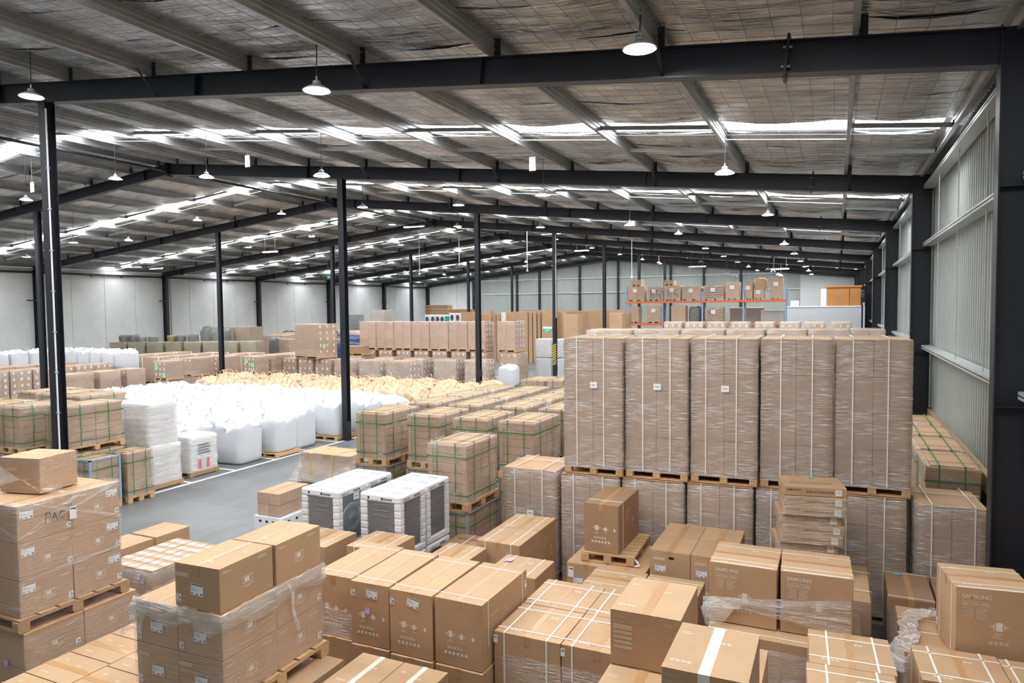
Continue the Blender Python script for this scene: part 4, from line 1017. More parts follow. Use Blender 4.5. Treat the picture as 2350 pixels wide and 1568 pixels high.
for j in range(2):
    washer(-5.49, 7.96+.66*j, .876, ['packed dark washer in white foam, near one of the pair by the green pallets', 'packed dark washer in white foam touching the green pallets'][j])
    washer(-6.42, 7.86+.65*j, .876, ['packed washer in white foam showing its drum beside the small brown cartons', 'packed washer in white foam behind the one showing its drum'][j], drum=j == 0)
    for q, x in enumerate((-5.49, -6.42)):
        washer(x, (7.96 if q == 0 else 7.86)+(.66 if q == 0 else .65)*j, .012, 'lower packed washer carrying another one in white foam', 'lower packed washers')
o = [q for q in COL.objects if q.name.startswith('packed_washer')][1]; stick(o, 'plain', .31, .1, .70, 'right').scale = (1.2, 1.1, 1)
# small brown cartons on a white carton
t = cart_nl('white_carton', -9.25, 9.16, .62, .9, .60, .58, 'low white printed carton under the small brown wrapped cartons', mat='white_foam', tape=None); rect_ = MB()
for k in range(3): rect(rect_, -.2+.15*k, -.14+.15*k, .48, .52, front(0, 0, -.4515)); rect(rect_, -.3+.2*k, -.24+.2*k, .48, .52, side(0, 0, .3115))
rect_.build('printed_marks', 'ink', t)
for k in range(2):
    for i in range(2):
        o = cart_nl('small_carton', -9.20+.252*i, 9.20, .24, .8, .805+.205*k, .2, f'{"upper" if k else "lower"} {"outer" if i else "inner"} slim brown carton in the bundle on the white carton', R(3), seam='y', tape='tape', tape_w=.04); film_shell(o, .24, .8, 0, .2, 'film_light', 70+k, amp=.002, g=.003)
# yellow strapped wrapped box by the painted line
t = load_nl('wrapped_pallet_load', -11.75, 13.15, 1.5, .8, 0, 'low wrapped box with yellow straps standing alone on the grey floor', cat='pallet load')
pallet_simple(t, 1.6, .9); o = carton('carton', 1.56, .86, .22, 0, 0, .14, 0, 'card', t, tape=None, flaps=False); carton('carton', 1.46, .78, .4, 0, 0, .36, 0, 'card', t, tape=None, flaps=False)
mb = MB(); N_ = 24; vs = []
for k in range(6):
    f_ = k/5; w_, d_, z_ = 1.9+(1.5-1.9)*min(1, f_*1.4), 1.12+(.8-1.12)*min(1, f_*1.4), .1+.675*f_
    for i in range(N_):
        s_ = i/N_*4; e = int(s_); u = s_-e; a, b = [(-1+2*u, -1), (1, -1+2*u), (1-2*u, 1), (-1, 1-2*u)][e]; vs.append((a*w_/2+random.uniform(-.02, .02), b*d_/2+random.uniform(-.02, .02), z_))
mb.add(vs, [(k*N_+i, k*N_+(i+1) % N_, (k+1)*N_+(i+1) % N_, (k+1)*N_+i) for k in range(5) for i in range(N_)]).build('stretch_film', 'film_bunch', t, smooth=True)
for x in (-.35, .3): strap_loop(t, 1.62, 1.0, .765, x, 'y', 'strap_yellow', .02, .2)
# ------------------------------------------------------------------ tall strapped and wrapped units
def tall_unit(x0, y0, w, d, z0, h, label, group=None, rz=0.0, stk=False, lab=True, seed=0, straps=(-.2, .24), film='film_heavy', boards=True):
    t = load_nl('tall_wrapped_unit', x0, y0, w, d, z0, label, rz, group)
    pallet_parts(t, w-.02, d-.02, 0, .125, 'wood', 5)
    grid_cartons(t, w-.03, d-.03, .125, 2, 1, 4, (h-.14)/4, 'card_dark')
    MB().bbox(-w/2+.01, w/2-.01, -d/2+.01, d/2-.01, h-.015, h, .004).build('top_sheet', 'card', t)
    cb = cached(('tcb', round(h, 2)), lambda: MB().box(-.04, .003, -.003, .0, .125, h-.015).box(0, .003, -.003, .04, .125, h-.015).mesh('corner_board', 'card_dark'))
    for sx in (-1, 1):
        o = place('corner_board', cb, t, (sx*(w/2-.012), -d/2+.012, 0)); o.scale = (sx, 1, 1)
    film_shell(t, w-.02, d-.02, .1, h-(.045 if stk else .02), film, seed, lid=.04, amp=.009)
    for s in straps: strap_loop(t, w, d, h+(-.014 if stk else .01), s, 'y', 'strap_white', .014, .13, .012)
    strap_loop(t, w, d, h+(-.014 if stk else .012), .1, 'x', 'strap_white', .014, .4, .012)
    if lab: stick(t, 'plain', .02, -d/2-.016, h*.66 if z0 > 1 else h*.6)
    return t
TN = ['over the box on the loose pallet', 'second over from that box', 'in the middle of five', 'behind the hob cartons', 'nearest the ribbed wall']
for i in range(5):
    tall_unit(-3.71+.926*i, 9.87+.072*i, .905, .97, 1.70, 2.04, f'tall white strapped wrapped unit in the upper tier, {TN[i]}', None, R(1.5), False, i < 3, 80+i, ((-.19, .2) if i % 2 else (-.24, .17)))
    tall_unit(-3.76+.926*i, 9.87+.072*i, .90, .97, 0, 1.69, f'white strapped wrapped unit in the lower tier, {TN[i]}', None, R(1.5), lab=False, seed=90+i, straps=(-.25, .2), stk=True)
tall_unit(-4.74, 9.88, .90, .97, 0, 1.70, 'brown film wrapped strapped unit standing alone with nothing on top beside the green pallets', None, 0, False, True, 97, (-.24, .22))
tall_unit(.94, 9.95, .76, .97, 0, 1.70, 'brown wrapped strapped unit with torn film beside the dark wall column', None, R(3), False, False, 98, (-.22, .24), 'film_heavy')
# row behind, only its top showing, and the farther row with labels
for i, (a, b) in enumerate(((1345, 1452), (1455, 1560), (1563, 1664), (1667, 1757), (1760, 1855), (1857, 1952), (1954, 2022))):
    L0, L1 = at_y(a, 762, 16.85), at_y(b, 762, 16.85); zt = at_y(a, 757, 16.85).z
    tall_unit(L0.x, 16.85, max(.66, L1.x-L0.x-.03), .95, 0, zt, 'tall wrapped unit whose top edge shows behind the front tall units', 'second row of tall units', 0, False, False, 99, ())
for i, xp in enumerate((1524, 1572, 1622, 1676, 1732, 1790, 1846, 1905)):
    q = at_y(xp, 739, 33.5); t = load_nl('labelled_load', q.x, 33.5, .84, .9, 0, 'brown wrapped load with a row of white labels along its top edge', 0, 'labelled loads before the rack')
    pallet_simple(t, .84, .9); grid_cartons(t, .82, .88, .14, 1, 1, 3, (q.z-.14)/3, 'card_far'); film_shell(t, .84, .9, .1, q.z-.02, 'film', 66, lid=.03)
    for k in range(3): stick(t, 'tick', -.28+.28*k, -.462, q.z-.16, name='carton_label').scale = (2.2, 1.8, 1)
# ------------------------------------------------------------------ green strapped loads
def green_load(x, y, z0, w, d, h, label, group=None, rz=0.0, seed=0, detail=2, strap='strap_green', mat='card_green', film='film', nz=6, ny=4, stk=None):
    stk = (z0 == 0 and h < 1.2 and ny > 1) if stk is None else stk
    t = load_nl('strapped_pallet_load', x, y, w, d, z0, label, rz, group)
    (pallet_parts(t, w+.04, d+.04, 0, .14, 'wood', 6) if detail > 1 else pallet_simple(t, w+.04, d+.04))
    if detail > 0: grid_cartons(t, w-.02, d-.02, .14, 1, ny, nz, (h-.16)/nz, mat, gap=.012)
    else: carton('carton', w-.02, d-.02, h-.16, 0, 0, .14, 0, mat, t, tape=None, flaps=False)
    MB().bbox(-w/2-.004, w/2+.004, -d/2-.004, d/2+.004, h-.06, h-.02, .006).build('top_cap', 'card', t); MB().bbox(-w/2+.06, w/2-.06, -d/2+.06, d/2-.06, h-.02, h, .006).build('top_board', 'card', t)
    cb = cached(('gcb', round(h, 2)), lambda: MB().box(-.07, .004, -.004, .0, .14, h-.05).box(0, .004, -.004, .07, .14, h-.05).mesh('corner_board', 'card_green'))
    for sx in (-1, 1): place('corner_board', cb, t, (sx*(w/2-.006), -d/2+.006, 0)).scale = (sx, 1, 1)
    hs = h-.018 if stk else h
    if strap:
        for s in (-.25, .22): strap_loop(t, w, d, hs, s*w, 'y', strap, .017, .06, .015)
        for s in (-.28, .22): strap_loop(t, w, d, hs, s*d, 'x', strap, .017, .06, .015)
        for z in ((h*.8, .25) if detail > 1 else (h*.8,)): strap_loop(t, w, d, h, z, 'ring', strap, .017, 0, .018)
    film_shell(t, w, d, .12, h-(.036 if stk else .01), film, seed, lid=.045, amp=.012)
    return t
def low_frame(t, w, d, h):
    for sx in (-1, 1):
        for sy in (-1, 1): MB().box(sx*w/2-.02, sx*w/2+.02, sy*d/2-.02, sy*d/2+.02, .14, h).build('corner_angle', 'galv', t)
    MB().box(-w/2-.02, w/2+.02, -d/2-.02, -d/2+.01, h-.02, h).box(w/2-.01, w/2+.02, -d/2, d/2, h-.02, h).build('edge_angle', 'galv', t)
GW, GD, GH1, GH2 = .68, 1.16, 1.17, 1.03
gpos = [(-8.50, 11.12, 'green strapped carton load on two tiers beside the grey aisle'), (-7.38, 11.22, 'green strapped carton load on two tiers, second from the grey aisle'), (-6.36, 11.16, 'green strapped carton load on two tiers, third from the grey aisle'), (-5.42, 11.16, 'green strapped carton load on two tiers against the tall wrapped units'), (-5.69, 9.2, 'green strapped carton load on two tiers right behind the washers')]
for i, (x, y, l) in enumerate(gpos):
    hh = GH1 if i < 4 else 1.12
    green_load(x, y, hh, GW, GD if i < 4 else 1.0, GH2, l, None, R(-1), 110+i)
    t = green_load(x, y, 0, GW, GD if i < 4 else 1.0, hh-.002, l.replace('carton load on two tiers', 'lower carton load with grey steel corners'), None, R(-1), 115+i, 2); low_frame(t, GW+.02, (GD if i < 4 else 1.0)+.02, hh-.004)
for r_, y in enumerate((12.86, 14.18, 15.5, 18.05)):
    for c_, x in enumerate((-8.42, -7.43, -6.38, -5.4, -4.4)):
        if r_ == 3 and c_ == 0: x = -8.2
        if (c_ == 4 and r_ > 1) or (r_ == 3 and c_ > 2): continue
        green_load(x+.05*r_, y+.03*c_, 1.14, GW, GD, 1.03, 'green strapped carton load showing little but its board covered top', 'green strapped loads in the back rows', 0, 120+(r_+c_) % 3, 1, nz=4, ny=3)
        green_load(x+.05*r_, y+.03*c_, 0, GW, GD, 1.135, 'lower green strapped load hidden under the back rows', 'lower green strapped loads in the back rows', 0, 120, 0)
for i, y in enumerate((11.05, 12.3, 13.6, 14.9)):
    l = ['green strapped load with rolled film squeezed between tall unit and ribbed wall', 'green strapped load second along the ribbed wall', 'green strapped load third along the ribbed wall', 'green strapped load farthest along the ribbed wall'][i]
    green_load(1.14, y, .96, .64, 1.15, 1.02, l, None, 0, 130+i, 2, nz=3); green_load(1.14, y, 0, .64, 1.15, .955, l.replace('load', 'lower load'), None, 0, 133, 0)
# left group of green strapped loads behind the post
LG = [((-15.35, 9.39), 'wide green strapped load lettered by shining film next to the white sacks', .68, 1.28), ]
a = at_z(14, 920.5, 2.2); b = at_z(61.7, 916.5, 2.2)
for i, (x, y, w, d, l) in enumerate(((-15.35, 9.40, .70, 1.28, 'wide green strapped load next to the stacked white sacks'), (-16.28, 9.0, .70, 1.2, 'green strapped load just behind the conduit post'), (-17.2, 8.75, .70, 1.2, 'green strapped load second behind the conduit post'), (-18.3, 8.6, .8, 1.2, 'green strapped load at the edge of the group behind the conduit post'))):
    green_load(x, y, 1.19, w, d, 1.02, l, None, 0, 140+i, 2, film='film'); green_load(x, y, 0, w, d, 1.185, l.replace('strapped load', 'strapped lower load'), None, 0, 143, 0)
for i in range(3):
    for r_ in range(1): green_load(-17.0-1.0*i, 10.75+.1*i, 1.19, .75, 1.2, 1.0, 'green strapped load top seen over the group behind the conduit post', 'second row behind the conduit post', 0, 140, 1, nz=4); green_load(-17.0-1.0*i, 10.75+.1*i, 0, .75, 1.2, 1.185, 'lower green strapped load in the second row behind the conduit post', 'lower second row behind the conduit post', 0, 140, 0)
green_load(-14.58, 10.26, 0, .58, .62, 1.12, 'small green strapped load with a pale pallet at the aisle', None, 0, 145, 2, ny=1, nz=6)
t = green_load(-14.58, 9.42, 0, .58, .66, 1.12, 'small green strapped load edged with blue angles beside the pale pallet load', None, 0, 146, 2, ny=1, nz=5)
for sx in (-1, 1):
    for sy in (-1, 1): MB().box(sx*.29-.02, sx*.29+.02, sy*.33-.02, sy*.33+.02, .14, 1.12).build('corner_angle', 'rack_blue', t)
MB().box(-.31, .31, -.35, -.31, 1.09, 1.125).box(.27, .31, -.33, .33, 1.09, 1.125).build('edge_angle', 'rack_blue', t)
t = thing('plywood_sheet', 'upright plywood sheet beside dark bundles at the edge of the green loads', 'plywood', (-15.9, 7.7, 0)); MB().box(-.02, .02, -.5, .5, 0, 1.75).build('sheet', 'plywood', t); MB().box(-.6, .0, -.5, .5, 1.55, 1.6).build('shelf', 'plywood', t); MB().bbox(-.55, -.05, -.35, .35, 1.6, 1.95, .1).build('bundle', 'ink', t)
# ------------------------------------------------------------------ white sack pallets
def sack_load(x, y, z0, w, h, label, art=False, seed=0, pal=True):
    t = load_nl('sack_load', x, y, w, w, z0, label)
    p0 = .12 if pal else 0
    if pal: pallet_simple(t, w+.08, w+.08, .12, 'wood_old')
    n = 7; sh = (h-p0)/n; rnd = random.Random(seed)
    for k in range(n):
        for i in range(2):
            for j in range(2):
                sk = cached(('sack', round(w, 2), round(sh, 3)), lambda: MB().bbox(-w/4+.004, w/4-.004, -w/4+.004, w/4-.004, 0, sh-.001, sh*.16).mesh('sack', 'sack_white', True))
                place('sack', sk, t, ((i-.5)*w/2+rnd.uniform(-.008, .008), (j-.5)*w/2+rnd.uniform(-.008, .008), p0+k*sh))
    film_shell(t, w, w, p0, h-.036, 'film_white', seed, lid=.09, amp=.02)
    if art:
        mb = MB()
        for (yy, mi) in ((-.14, 0), (.12, 0)): rect(mb, yy-.04, yy+.04, .18, .42, side(0, 0, w/2+.035))
        mb.build('red_stripes', 'red_print', t); mb = MB()
        for k in range(4): rect(mb, -.2, .15+.04*(k % 2), h-.25-.07*k, h-.22-.07*k, side(0, 0, w/2+.035))
        mb.build('lettering', 'ink_grey', t)
    return t
sack_load(-15.28, 11.22, 0, .80, 1.04, 'lower white sack pallet carrying a second wrapped one', seed=150); sack_load(-15.3, 11.2, 1.04, .78, 1.0, 'upper white wrapped sack stack without lettering', seed=151, pal=False)
t = sack_load(-16.17, 11.3, .9, .75, 1.1, 'white sack stack with dark letters and red stripes behind the upper stack', True, 152); sack_load(-16.17, 11.3, 0, .75, .9, 'white sack stack below the lettered one', seed=152)
mb = MB(); put_text(mb, 'HA', .16, front(-.1, .8, -.41)); rect(mb, -.06, .04, .98, 1.04, front(0, 0, -.41)); mb.build('lettering', 'ink', t)
mb = MB(); rect(mb, 0, .1, .2, .5, front(0, 0, -.41)); rect(mb, .22, .3, .2, .5, front(0, 0, -.41)); mb.build('red_stripes', 'red_print', t)
sack_load(-15.55, 12.5, 0, .84, 1.02, 'single white sack pallet with red stripes by the painted line', True, 153)
# ------------------------------------------------------------------ bulk bags
def bag_mesh(seed, mat, h=1.05, w=.90, mound=.08, floppy=.055):
    rnd = random.Random(seed); n = 44; rows = []; ph = [rnd.uniform(0, 6.28) for _ in range(8)]
    prof = [(.44, 0.0), (.49, .02), (.515, .08), (.53, .3), (.53, .6), (.525, .78), (.52, .86), (.515, .92), (.49, .955), (.42, .975), (.33, .985), (.24, .99), (.13, 1.0)]
    for (r_, z) in prof:
        row = []
        for i in range(n):
            a = 2*math.pi*i/n; c, s = math.cos(a), math.sin(a)
            k = (abs(c)**7+abs(s)**7)**(-1/7)
            if z > .97: k = 1+(k-1)*.6
            rr = r_*w*k*(1+.010*math.sin(5*a+ph[0]+z*6)+(.022*math.sin(17*a+ph[3]+z*9) if z > .75 else 0)+rnd.uniform(-.004, .004)*(1 if z < .85 else 5))
            zz = z*h+(mound*max(0, 1-r_/.45)*(1+.5*math.sin(2*a+ph[1])) if z > .85 else 0)+((floppy*math.sin(3*a+ph[2])+.6*floppy*math.sin(8*a+ph[4]+r_*14)+rnd.uniform(-.4, .4)*floppy)*(z > .88))
            row.append((rr*c, rr*s, max(0, zz)))
        rows.append(row)
    vs = [q for r_ in rows for q in r_]; vs.append((.04, .03, h+mound+.02)); vs.append((0, 0, 0)); T_, B_ = len(vs)-2, len(vs)-1
    fs = [(k*n+i, k*n+(i+1) % n, (k+1)*n+(i+1) % n, (k+1)*n+i) for k in range(len(rows)-1) for i in range(n)]
    fs += [((len(rows)-1)*n+i, (len(rows)-1)*n+(i+1) % n, T_) for i in range(n)]+[(i, B_, (i+1) % n) for i in range(n)]
    return MB().add(vs, fs).mesh('sack_body', mat, True)
def loop_mesh(seed, mat, up=.2):
    rnd = random.Random(seed); mb = MB(); a, b = (-.2, 0, -.12), (.2, 0, -.12); lean = rnd.uniform(-.16, .16); sk = rnd.uniform(-.06, .06)
    pts = [a, (-.17, lean*.3, up*.35), (-.07+sk, lean*.8, up*.9), (.0+sk, lean, up), (.07+sk, lean*.8, up*.85), (.17, lean*.3, up*.3), b]
    mb.strip(pts, .045, .008, (0, 1, 0)); return mb.mesh('lifting_loop', mat)
def spout_mesh(seed, mat):
    rnd = random.Random(seed); mb = MB(); n = 9; vs = []
    for k in range(4):
        for i in range(n):
            a = 2*math.pi*i/n; r_ = (.2, .09, .06, .13)[k]*rnd.uniform(.7, 1.3); vs.append((r_*math.cos(a)+.04*k, r_*math.sin(a), (.0, .06, .12, .17)[k]+rnd.uniform(-.02, .02)))
    vs.append((.15, 0, .16)); mb.add(vs, [(k*n+i, k*n+(i+1) % n, (k+1)*n+(i+1) % n, (k+1)*n+i) for k in range(3) for i in range(n)]+[(3*n+i, 3*n+(i+1) % n, 4*n) for i in range(n)])
    return mb.mesh('spout', mat, True)
BAG = {('bag_white', s): bag_mesh(s, 'bag_white') for s in range(4)}
BAG.update({('bag_peach', s): bag_mesh(s+20, 'bag_peach', 1.02, .91, .10, .06) for s in range(4)})
LOOP = {(m_, s): loop_mesh(s, m_, .16 if m_ == 'bag_white' else .26) for m_ in ('bag_white', 'bag_peach') for s in range(4)}
SPOUT = {m_: spout_mesh(4, m_) for m_ in ('bag_white', 'bag_peach')}
def bag(x, y, z, mat, label, group=None, rz=0.0, seed=0, sc=(1, 1, 1), loops=2, pal=False, flat=False):
    t = thing('bulk_bag', label, 'bulk bag', (x, y, z), rz, group)
    o = place('sack_body', BAG[(mat, seed % 4)], t, (0, 0, .12 if pal else 0)); t.scale = sc
    if flat: o.data = cached('flatbag', lambda: bag_mesh(33, 'bag_white', 1.05, .90, .0, .012))
    if pal: pallet_simple(t, 1.02, 1.02, .12, 'wood')
    for k in range(loops):
        a = R(90*k+(45 if False else 0)); l_ = place('lifting_loop', LOOP[(mat, (seed+k) % 4)], t, (0, (-.34 if k == 0 else .34), 1.02+(.12 if pal else 0)))
        if flat: l_.location = (0, (-.5 if k == 0 else .5), .86); l_.rotation_euler = (math.pi, 0, 0); l_.scale = (1, .12, 1)
    if seed % 6 == 0 and mat == 'bag_peach': place('spout', SPOUT[mat], t, (.05*(seed % 3-1), .05, 1.12+(.12 if pal else 0))).rotation_euler = (0, 0, seed*1.3)
    return t
bag(-15.08, 14.45, 0, 'bag_white', 'full white bulk bag standing straight on the floor next to the striped sack pallet', None, R(3), 0, (1, 1, 1.05))
bag(-14.83, 15.62, 0, 'bag_white', 'full white bulk bag on a brown pallet next to the one on the floor', None, 0, 1, (.95, .95, .94), pal=True)
bag(-15.12, 16.75, 0, 'bag_white', 'full white bulk bag on the floor between the two on pallets', None, R(-2), 2, (1, 1, 1.1))
bag(-14.92, 18.35, 0, 'bag_white', 'full white bulk bag on a brown pallet right behind the steel post', None, 0, 3, (.98, .98, 1.0), pal=True)
bag(-13.72, 19.35, 0, 'bag_white', 'white bulk bag between steel post and green strapped loads', None, 0, 1, (1, 1, 1), pal=True)
rnd = random.Random(11); n = 0
for c_ in range(10):
    for r_ in range(9):
        x = -16.15-1.02*c_+rnd.uniform(-.015, .015); y = 12.75+1.04*r_+rnd.uniform(-.015, .015)
        if y < 16.3-.0 and x < -16.6-1.55*(y-12.3): continue
        if y < 13.3 and x > -16.4: continue
        bag(x, y, 0, 'bag_white', 'full white bulk bag crowded among the others in the white block', 'white bulk bags in the block', R(rnd.uniform(-2, 2)), n, (1, 1, rnd.uniform(.98, 1.1))); n += 1
for (x, y) in ((-15.0, 19.6), (-15.1, 20.65), (-14.05, 20.45)): bag(x, y, 0, 'bag_white', 'full white bulk bag crowded among the others in the white block', 'white bulk bags in the block', R(rnd.uniform(-2, 2)), n, (1, 1, 1.03)); n += 1
for c_ in range(14):
    for r_ in range(4):
        x = -12.7-1.03*c_+rnd.uniform(-.02, .02); y = 22.3+1.02*r_+rnd.uniform(-.02, .02)
        if c_ >= 12 and r_ == 0: continue
        bag(x, y, 0, 'bag_peach', 'peach bulk bag with limp loops in the peach block', 'peach bulk bags in the block', R(rnd.uniform(-3, 3)), n, (1, 1, rnd.uniform(.95, 1.1))); n += 1
for (x, y) in ((-12.75, 20.2), (-12.7, 21.25)): bag(x, y, 0, 'bag_peach', 'peach bulk bag with limp loops in the peach block', 'peach bulk bags in the block', R(rnd.uniform(-3, 3)), n, (1, 1, 1.0)); n += 1
# far bags: two tiers at the concrete wall, slim white one before the loads, and those by the striped post
for i in range(7):
    for k in range(2): bag(-36.0-1.05*i, 26.6, 1.0*k, 'bag_white', f'white bulk bag in the {"upper" if k else "lower"} tier at the concrete wall', f'{"upper" if k else "lower"} tier bags at the concrete wall', 0, i+k, (1, 1, .95), flat=k == 0)
for i in range(5):
    for k in range(2): bag(-41.9, 21.0+1.05*i, 1.0*k, 'bag_white', f'white bulk bag in the {"upper" if k else "lower"} tier at the concrete wall', f'{"upper" if k else "lower"} tier bags at the concrete wall', 0, i+k, (1, 1, .95), flat=k == 0)
BAG[('bag_white', 9)] = bag_mesh(77, 'bag_white', 1.5, .78, .0, .1)
t = bag(-15.95, 34.1, 0, 'bag_white', 'slim white bulk bag with tan loops standing alone before the brown loads', None, 0, 2, (1, 1, 1)); t.children[0].data = BAG[('bag_white', 9)]
for ch in t.children:
    if ch.name.startswith('lifting_loop'): ch.data = LOOP[('bag_peach', 1)]; ch.location.z = 1.5
for i, (x, y) in enumerate(((-15.35, 38.0), (-14.1, 37.9), (-13.0, 38.1), (-11.9, 38.0))):
    bag(x, y, 0, 'bag_white', 'white bulk bag standing behind the striped post', 'bulk bags behind the striped post', 0, i, (1.12, 1.12, 1.25), flat=True); sack_load(x-.5, y-.4, 1.315, 1.0, 1.05, 'white sack stack on top of the bulk bags behind the striped post', seed=160, pal=False)['group'] = 'sack stacks behind the striped post'
# ------------------------------------------------------------------ brown loads further back
def brown_load(x, y, z0, w, d, h, label, group=None, rz=0.0, nx=1, ny=1, nz=4, front_labels=0, right_labels=0, green=None, mat='card_brown', film='film', tops=True, seed=0, white_edge=False, stk=None):
    stk = (z0 == 0 and not white_edge) if stk is None else stk
    t = load_nl('brown_pallet_load', x, y, w, d, z0, label, rz, group)
    pallet_simple(t, w, d); grid_cartons(t, w-.02, d-.02, .14, nx, ny, nz, (h-.15)/nz, mat)
    film_shell(t, w-.01, d-.01, .12, h-(.036 if stk else .01), film, 170+seed % 3, lid=.05, amp=.008)
    rr = random.Random(seed)
    for k in range(front_labels):
        for i in range(3): stick(t, 'tick', w*(-.33+.33*i)+rr.uniform(-.03, .03), -d/2-.014, h-.14-k*(h-.2)/max(1, front_labels), name='carton_label').scale = (1.9, 1.7, 1)
    for k in range(right_labels):
        for i in range(3): stick(t, 'tick', w/2+.014, d*(-.33+.33*i)+rr.uniform(-.03, .03), h-.14-k*(h-.2)/max(1, right_labels), 'right', name='carton_label').scale = (1.9, 1.7, 1)
    if green:
        for (f_, a, z) in green: stick(t, 'sticker', a if f_ == 'front' else w/2+.016, -d/2-.016 if f_ == 'front' else a, z, f_, name='green_label').scale = (2, 1.7, 1); [o for o in t.children][-1].active_material = None
    if white_edge:
        for sx in (-1, 1): MB().box(sx*w/2-.03, sx*w/2+.03, -d/2-.018, -d/2, .14, h).box(w/2, w/2+.018, sx*d/2-.03, sx*d/2+.03, .14, h).build('edge_protector', 'white_paint', t)
    return t
def green_sticker(t, face, a, z, w, d):
    me = cached('gsticker', lambda: MB().box(-.11, .11, -.12, .12, 0, .002).mesh('green_label', 'mint'))
    o = place('green_label', me, t, (a, -d/2-.018, z) if face == 'front' else (w/2+.018, a, z)); o.rotation_euler = (R(90), 0, 0) if face == 'front' else (R(90), 0, R(90))
# alpha: two tier row behind the peach bags
ax = [-26.45, -25.23, -23.95, -22.71, -21.47, -20.21, -18.96]; aw = [1.19, 1.25, 1.21, 1.21, 1.23, 1.22, 1.12]
for i in range(7):
    brown_load(ax[i], 35.1, 1.72, aw[i], 1.1, 1.72, 'tall brown wrapped load in the upper tier of the long row behind the peach bags', 'upper tier of the long brown row', 0, 2, 1, 3, 0, 5 if i == 6 else 0, seed=i)
    brown_load(ax[i]+.15, 35.1, 0, .98, 1.1, 1.71, 'brown labelled load in the lower tier of the long row behind the peach bags', 'lower tier of the long brown row', 0, 1, 1, 4, 3, 0, seed=i)
brown_load(-17.10, 35.1, 1.72, 1.12, 1.3, 1.72, 'tall brown upper tier load at the end of the long row by the white sacks', None, 0, 2, 1, 3, 0, 5, seed=2); brown_load(-16.98, 35.1, 0, 1.14, 1.4, 1.71, 'brown labelled load at the end of the lower tier by the slim white bag', None, 0, 1, 2, 4, 3, 0, seed=1)
# beta: single tier in front of it
for i, (x, y, w) in enumerate(((-29.0, 31.2, 1.0), (-27.82, 31.2, 1.0), (-26.72, 31.3, 1.05))): brown_load(x, y, 0, w, 1.1, 1.42, ['brown load with three columns of white labels under the single upper load', 'brown load with white labels in the middle of the labelled trio', 'brown load with white labels next to the first big post'][i], None, 0, 3, 1, 4, 3, 0, seed=i)
for i, (x, y, w) in enumerate(((-25.55, 31.5, 1.32), (-23.68, 31.3, 1.35), (-21.84, 31.2, 1.45), (-20.15, 33.3, 1.42), (-18.2, 33.3, 1.3), (-22.1, 33.3, 1.3), (-24.1, 33.3, 1.3))):
    brown_load(x, y, 0, w, 1.1, 1.42, 'brown wrapped load with silvery film on its side behind the peach bags', 'single tier brown loads behind the peach bags', 0, 2, 2, 4, 0, 4, film='film_heavy', seed=i)
t = brown_load(-28.1, 31.25, 1.43, 1.85, 1.5, 1.95, 'single tall brown wrapped load with a green label standing on the labelled trio', None, R(-8), 1, 2, 4, 0, 5, seed=4); green_sticker(t, 'right', -.25, .7, 1.85, 1.5)
t = thing('pallet_with_carton', 'open brown carton on a pallet in front of the long two tier row', 'box', (-26.0, 34.2, 1.45)); pallet_simple(t, 1.5, .9); carton('carton', 1.25, .75, .42, 0, 0, .14, 0, 'card_far', t, tape=None)
brown_load(-26.8, 33.7, 0, 1.5, 1.0, 1.445, 'brown load under the pallet with an open carton', None, 0, 2, 1, 3, seed=3)
# gamma: behind the white bags on low cartons
for i, (x, y, d) in enumerate(((-32.2, 25.3, 1.08), (-32.7, 27.3, 1.18), (-32.0, 29.0, 1.1))):
    t = brown_load(x, y, .6, .95, d, 1.02, ['brown wrapped load with two green labels on a low base behind the white bags', 'brown wrapped load without labels on a pale pallet behind the bags', 'brown wrapped load next to the green labelled one behind the peach bags'][i], None, 0, 1, 2, 4, 3 if i != 1 else 1, 0, seed=i); 
    if i == 0: green_sticker(t, 'front', -.25, .68, .95, d); green_sticker(t, 'front', .28, .3, .95, d)
    brown_load(x, y, 0, .95, d, .595, 'low brown base load under the wrapped loads behind the bags', 'low base loads', 0, 1, 1, 2, mat='card_dark', seed=i)
for i, (x, y) in enumerate(((-29.97, 29.2), (-29.98, 30.4))):
    t = brown_load(x, y, .62, .92, 1.0, 1.0, ['brown wrapped load with a pair of green labels beside the labelled trio', 'brown wrapped load behind the pair of green labels'][i], None, 0, 1, 2, 4, 3, 0, seed=i); brown_load(x, y, 0, .92, 1.0, .615, 'low brown base load under the wrapped loads behind the bags', 'low base loads', 0, 1, 1, 2, mat='card_dark', seed=i)
    if i == 0: green_sticker(t, 'front', -.2, .75, .92, 1.0); green_sticker(t, 'front', .25, .55, .92, 1.0)
# delta and epsilon: left of the bags
for i, (y, d, l) in enumerate(((19.55, 1.38, 'brown banded load with a row of white stickers at the post'), (21.2, 1.05, 'brown banded load between the sticker load and the gap'), (22.55, 1.0, 'brown load with a white sheet on its shadowed end'))): brown_load(-31.6, y, 0, 1.05, d, 1.45, l, None, 0, 1, 1, 4, 3 if i != 1 else 0, 0, seed=i)
for i in range(6): brown_load(-37.1, 19.4+1.07*i, 0, 1.1, 1.0, 1.4, 'brown wrapped load studded with white labels at the left of the post', 'label studded loads', 0, 1, 3, 4, 0, 4, seed=i)
for i in range(5): brown_load(-38.5, 19.4+1.07*i, 0, 1.1, 1.0, 1.5, 'brown load in the second file behind the label studded ones', 'second file behind the label studded loads', 0, 1, 1, 3, seed=i)
for r_ in range(3):
    for i in range((5, 4, 3)[r_]): brown_load(-34.6-1.9*r_, 27.8+1.3*i+.15*r_, 0, 1.35, 1.15, 1.5+.06*r_, 'brown load with white edge protectors in the wide field behind the bags', 'edge protected loads', 0, 1, 1, 2, seed=i, white_edge=True)
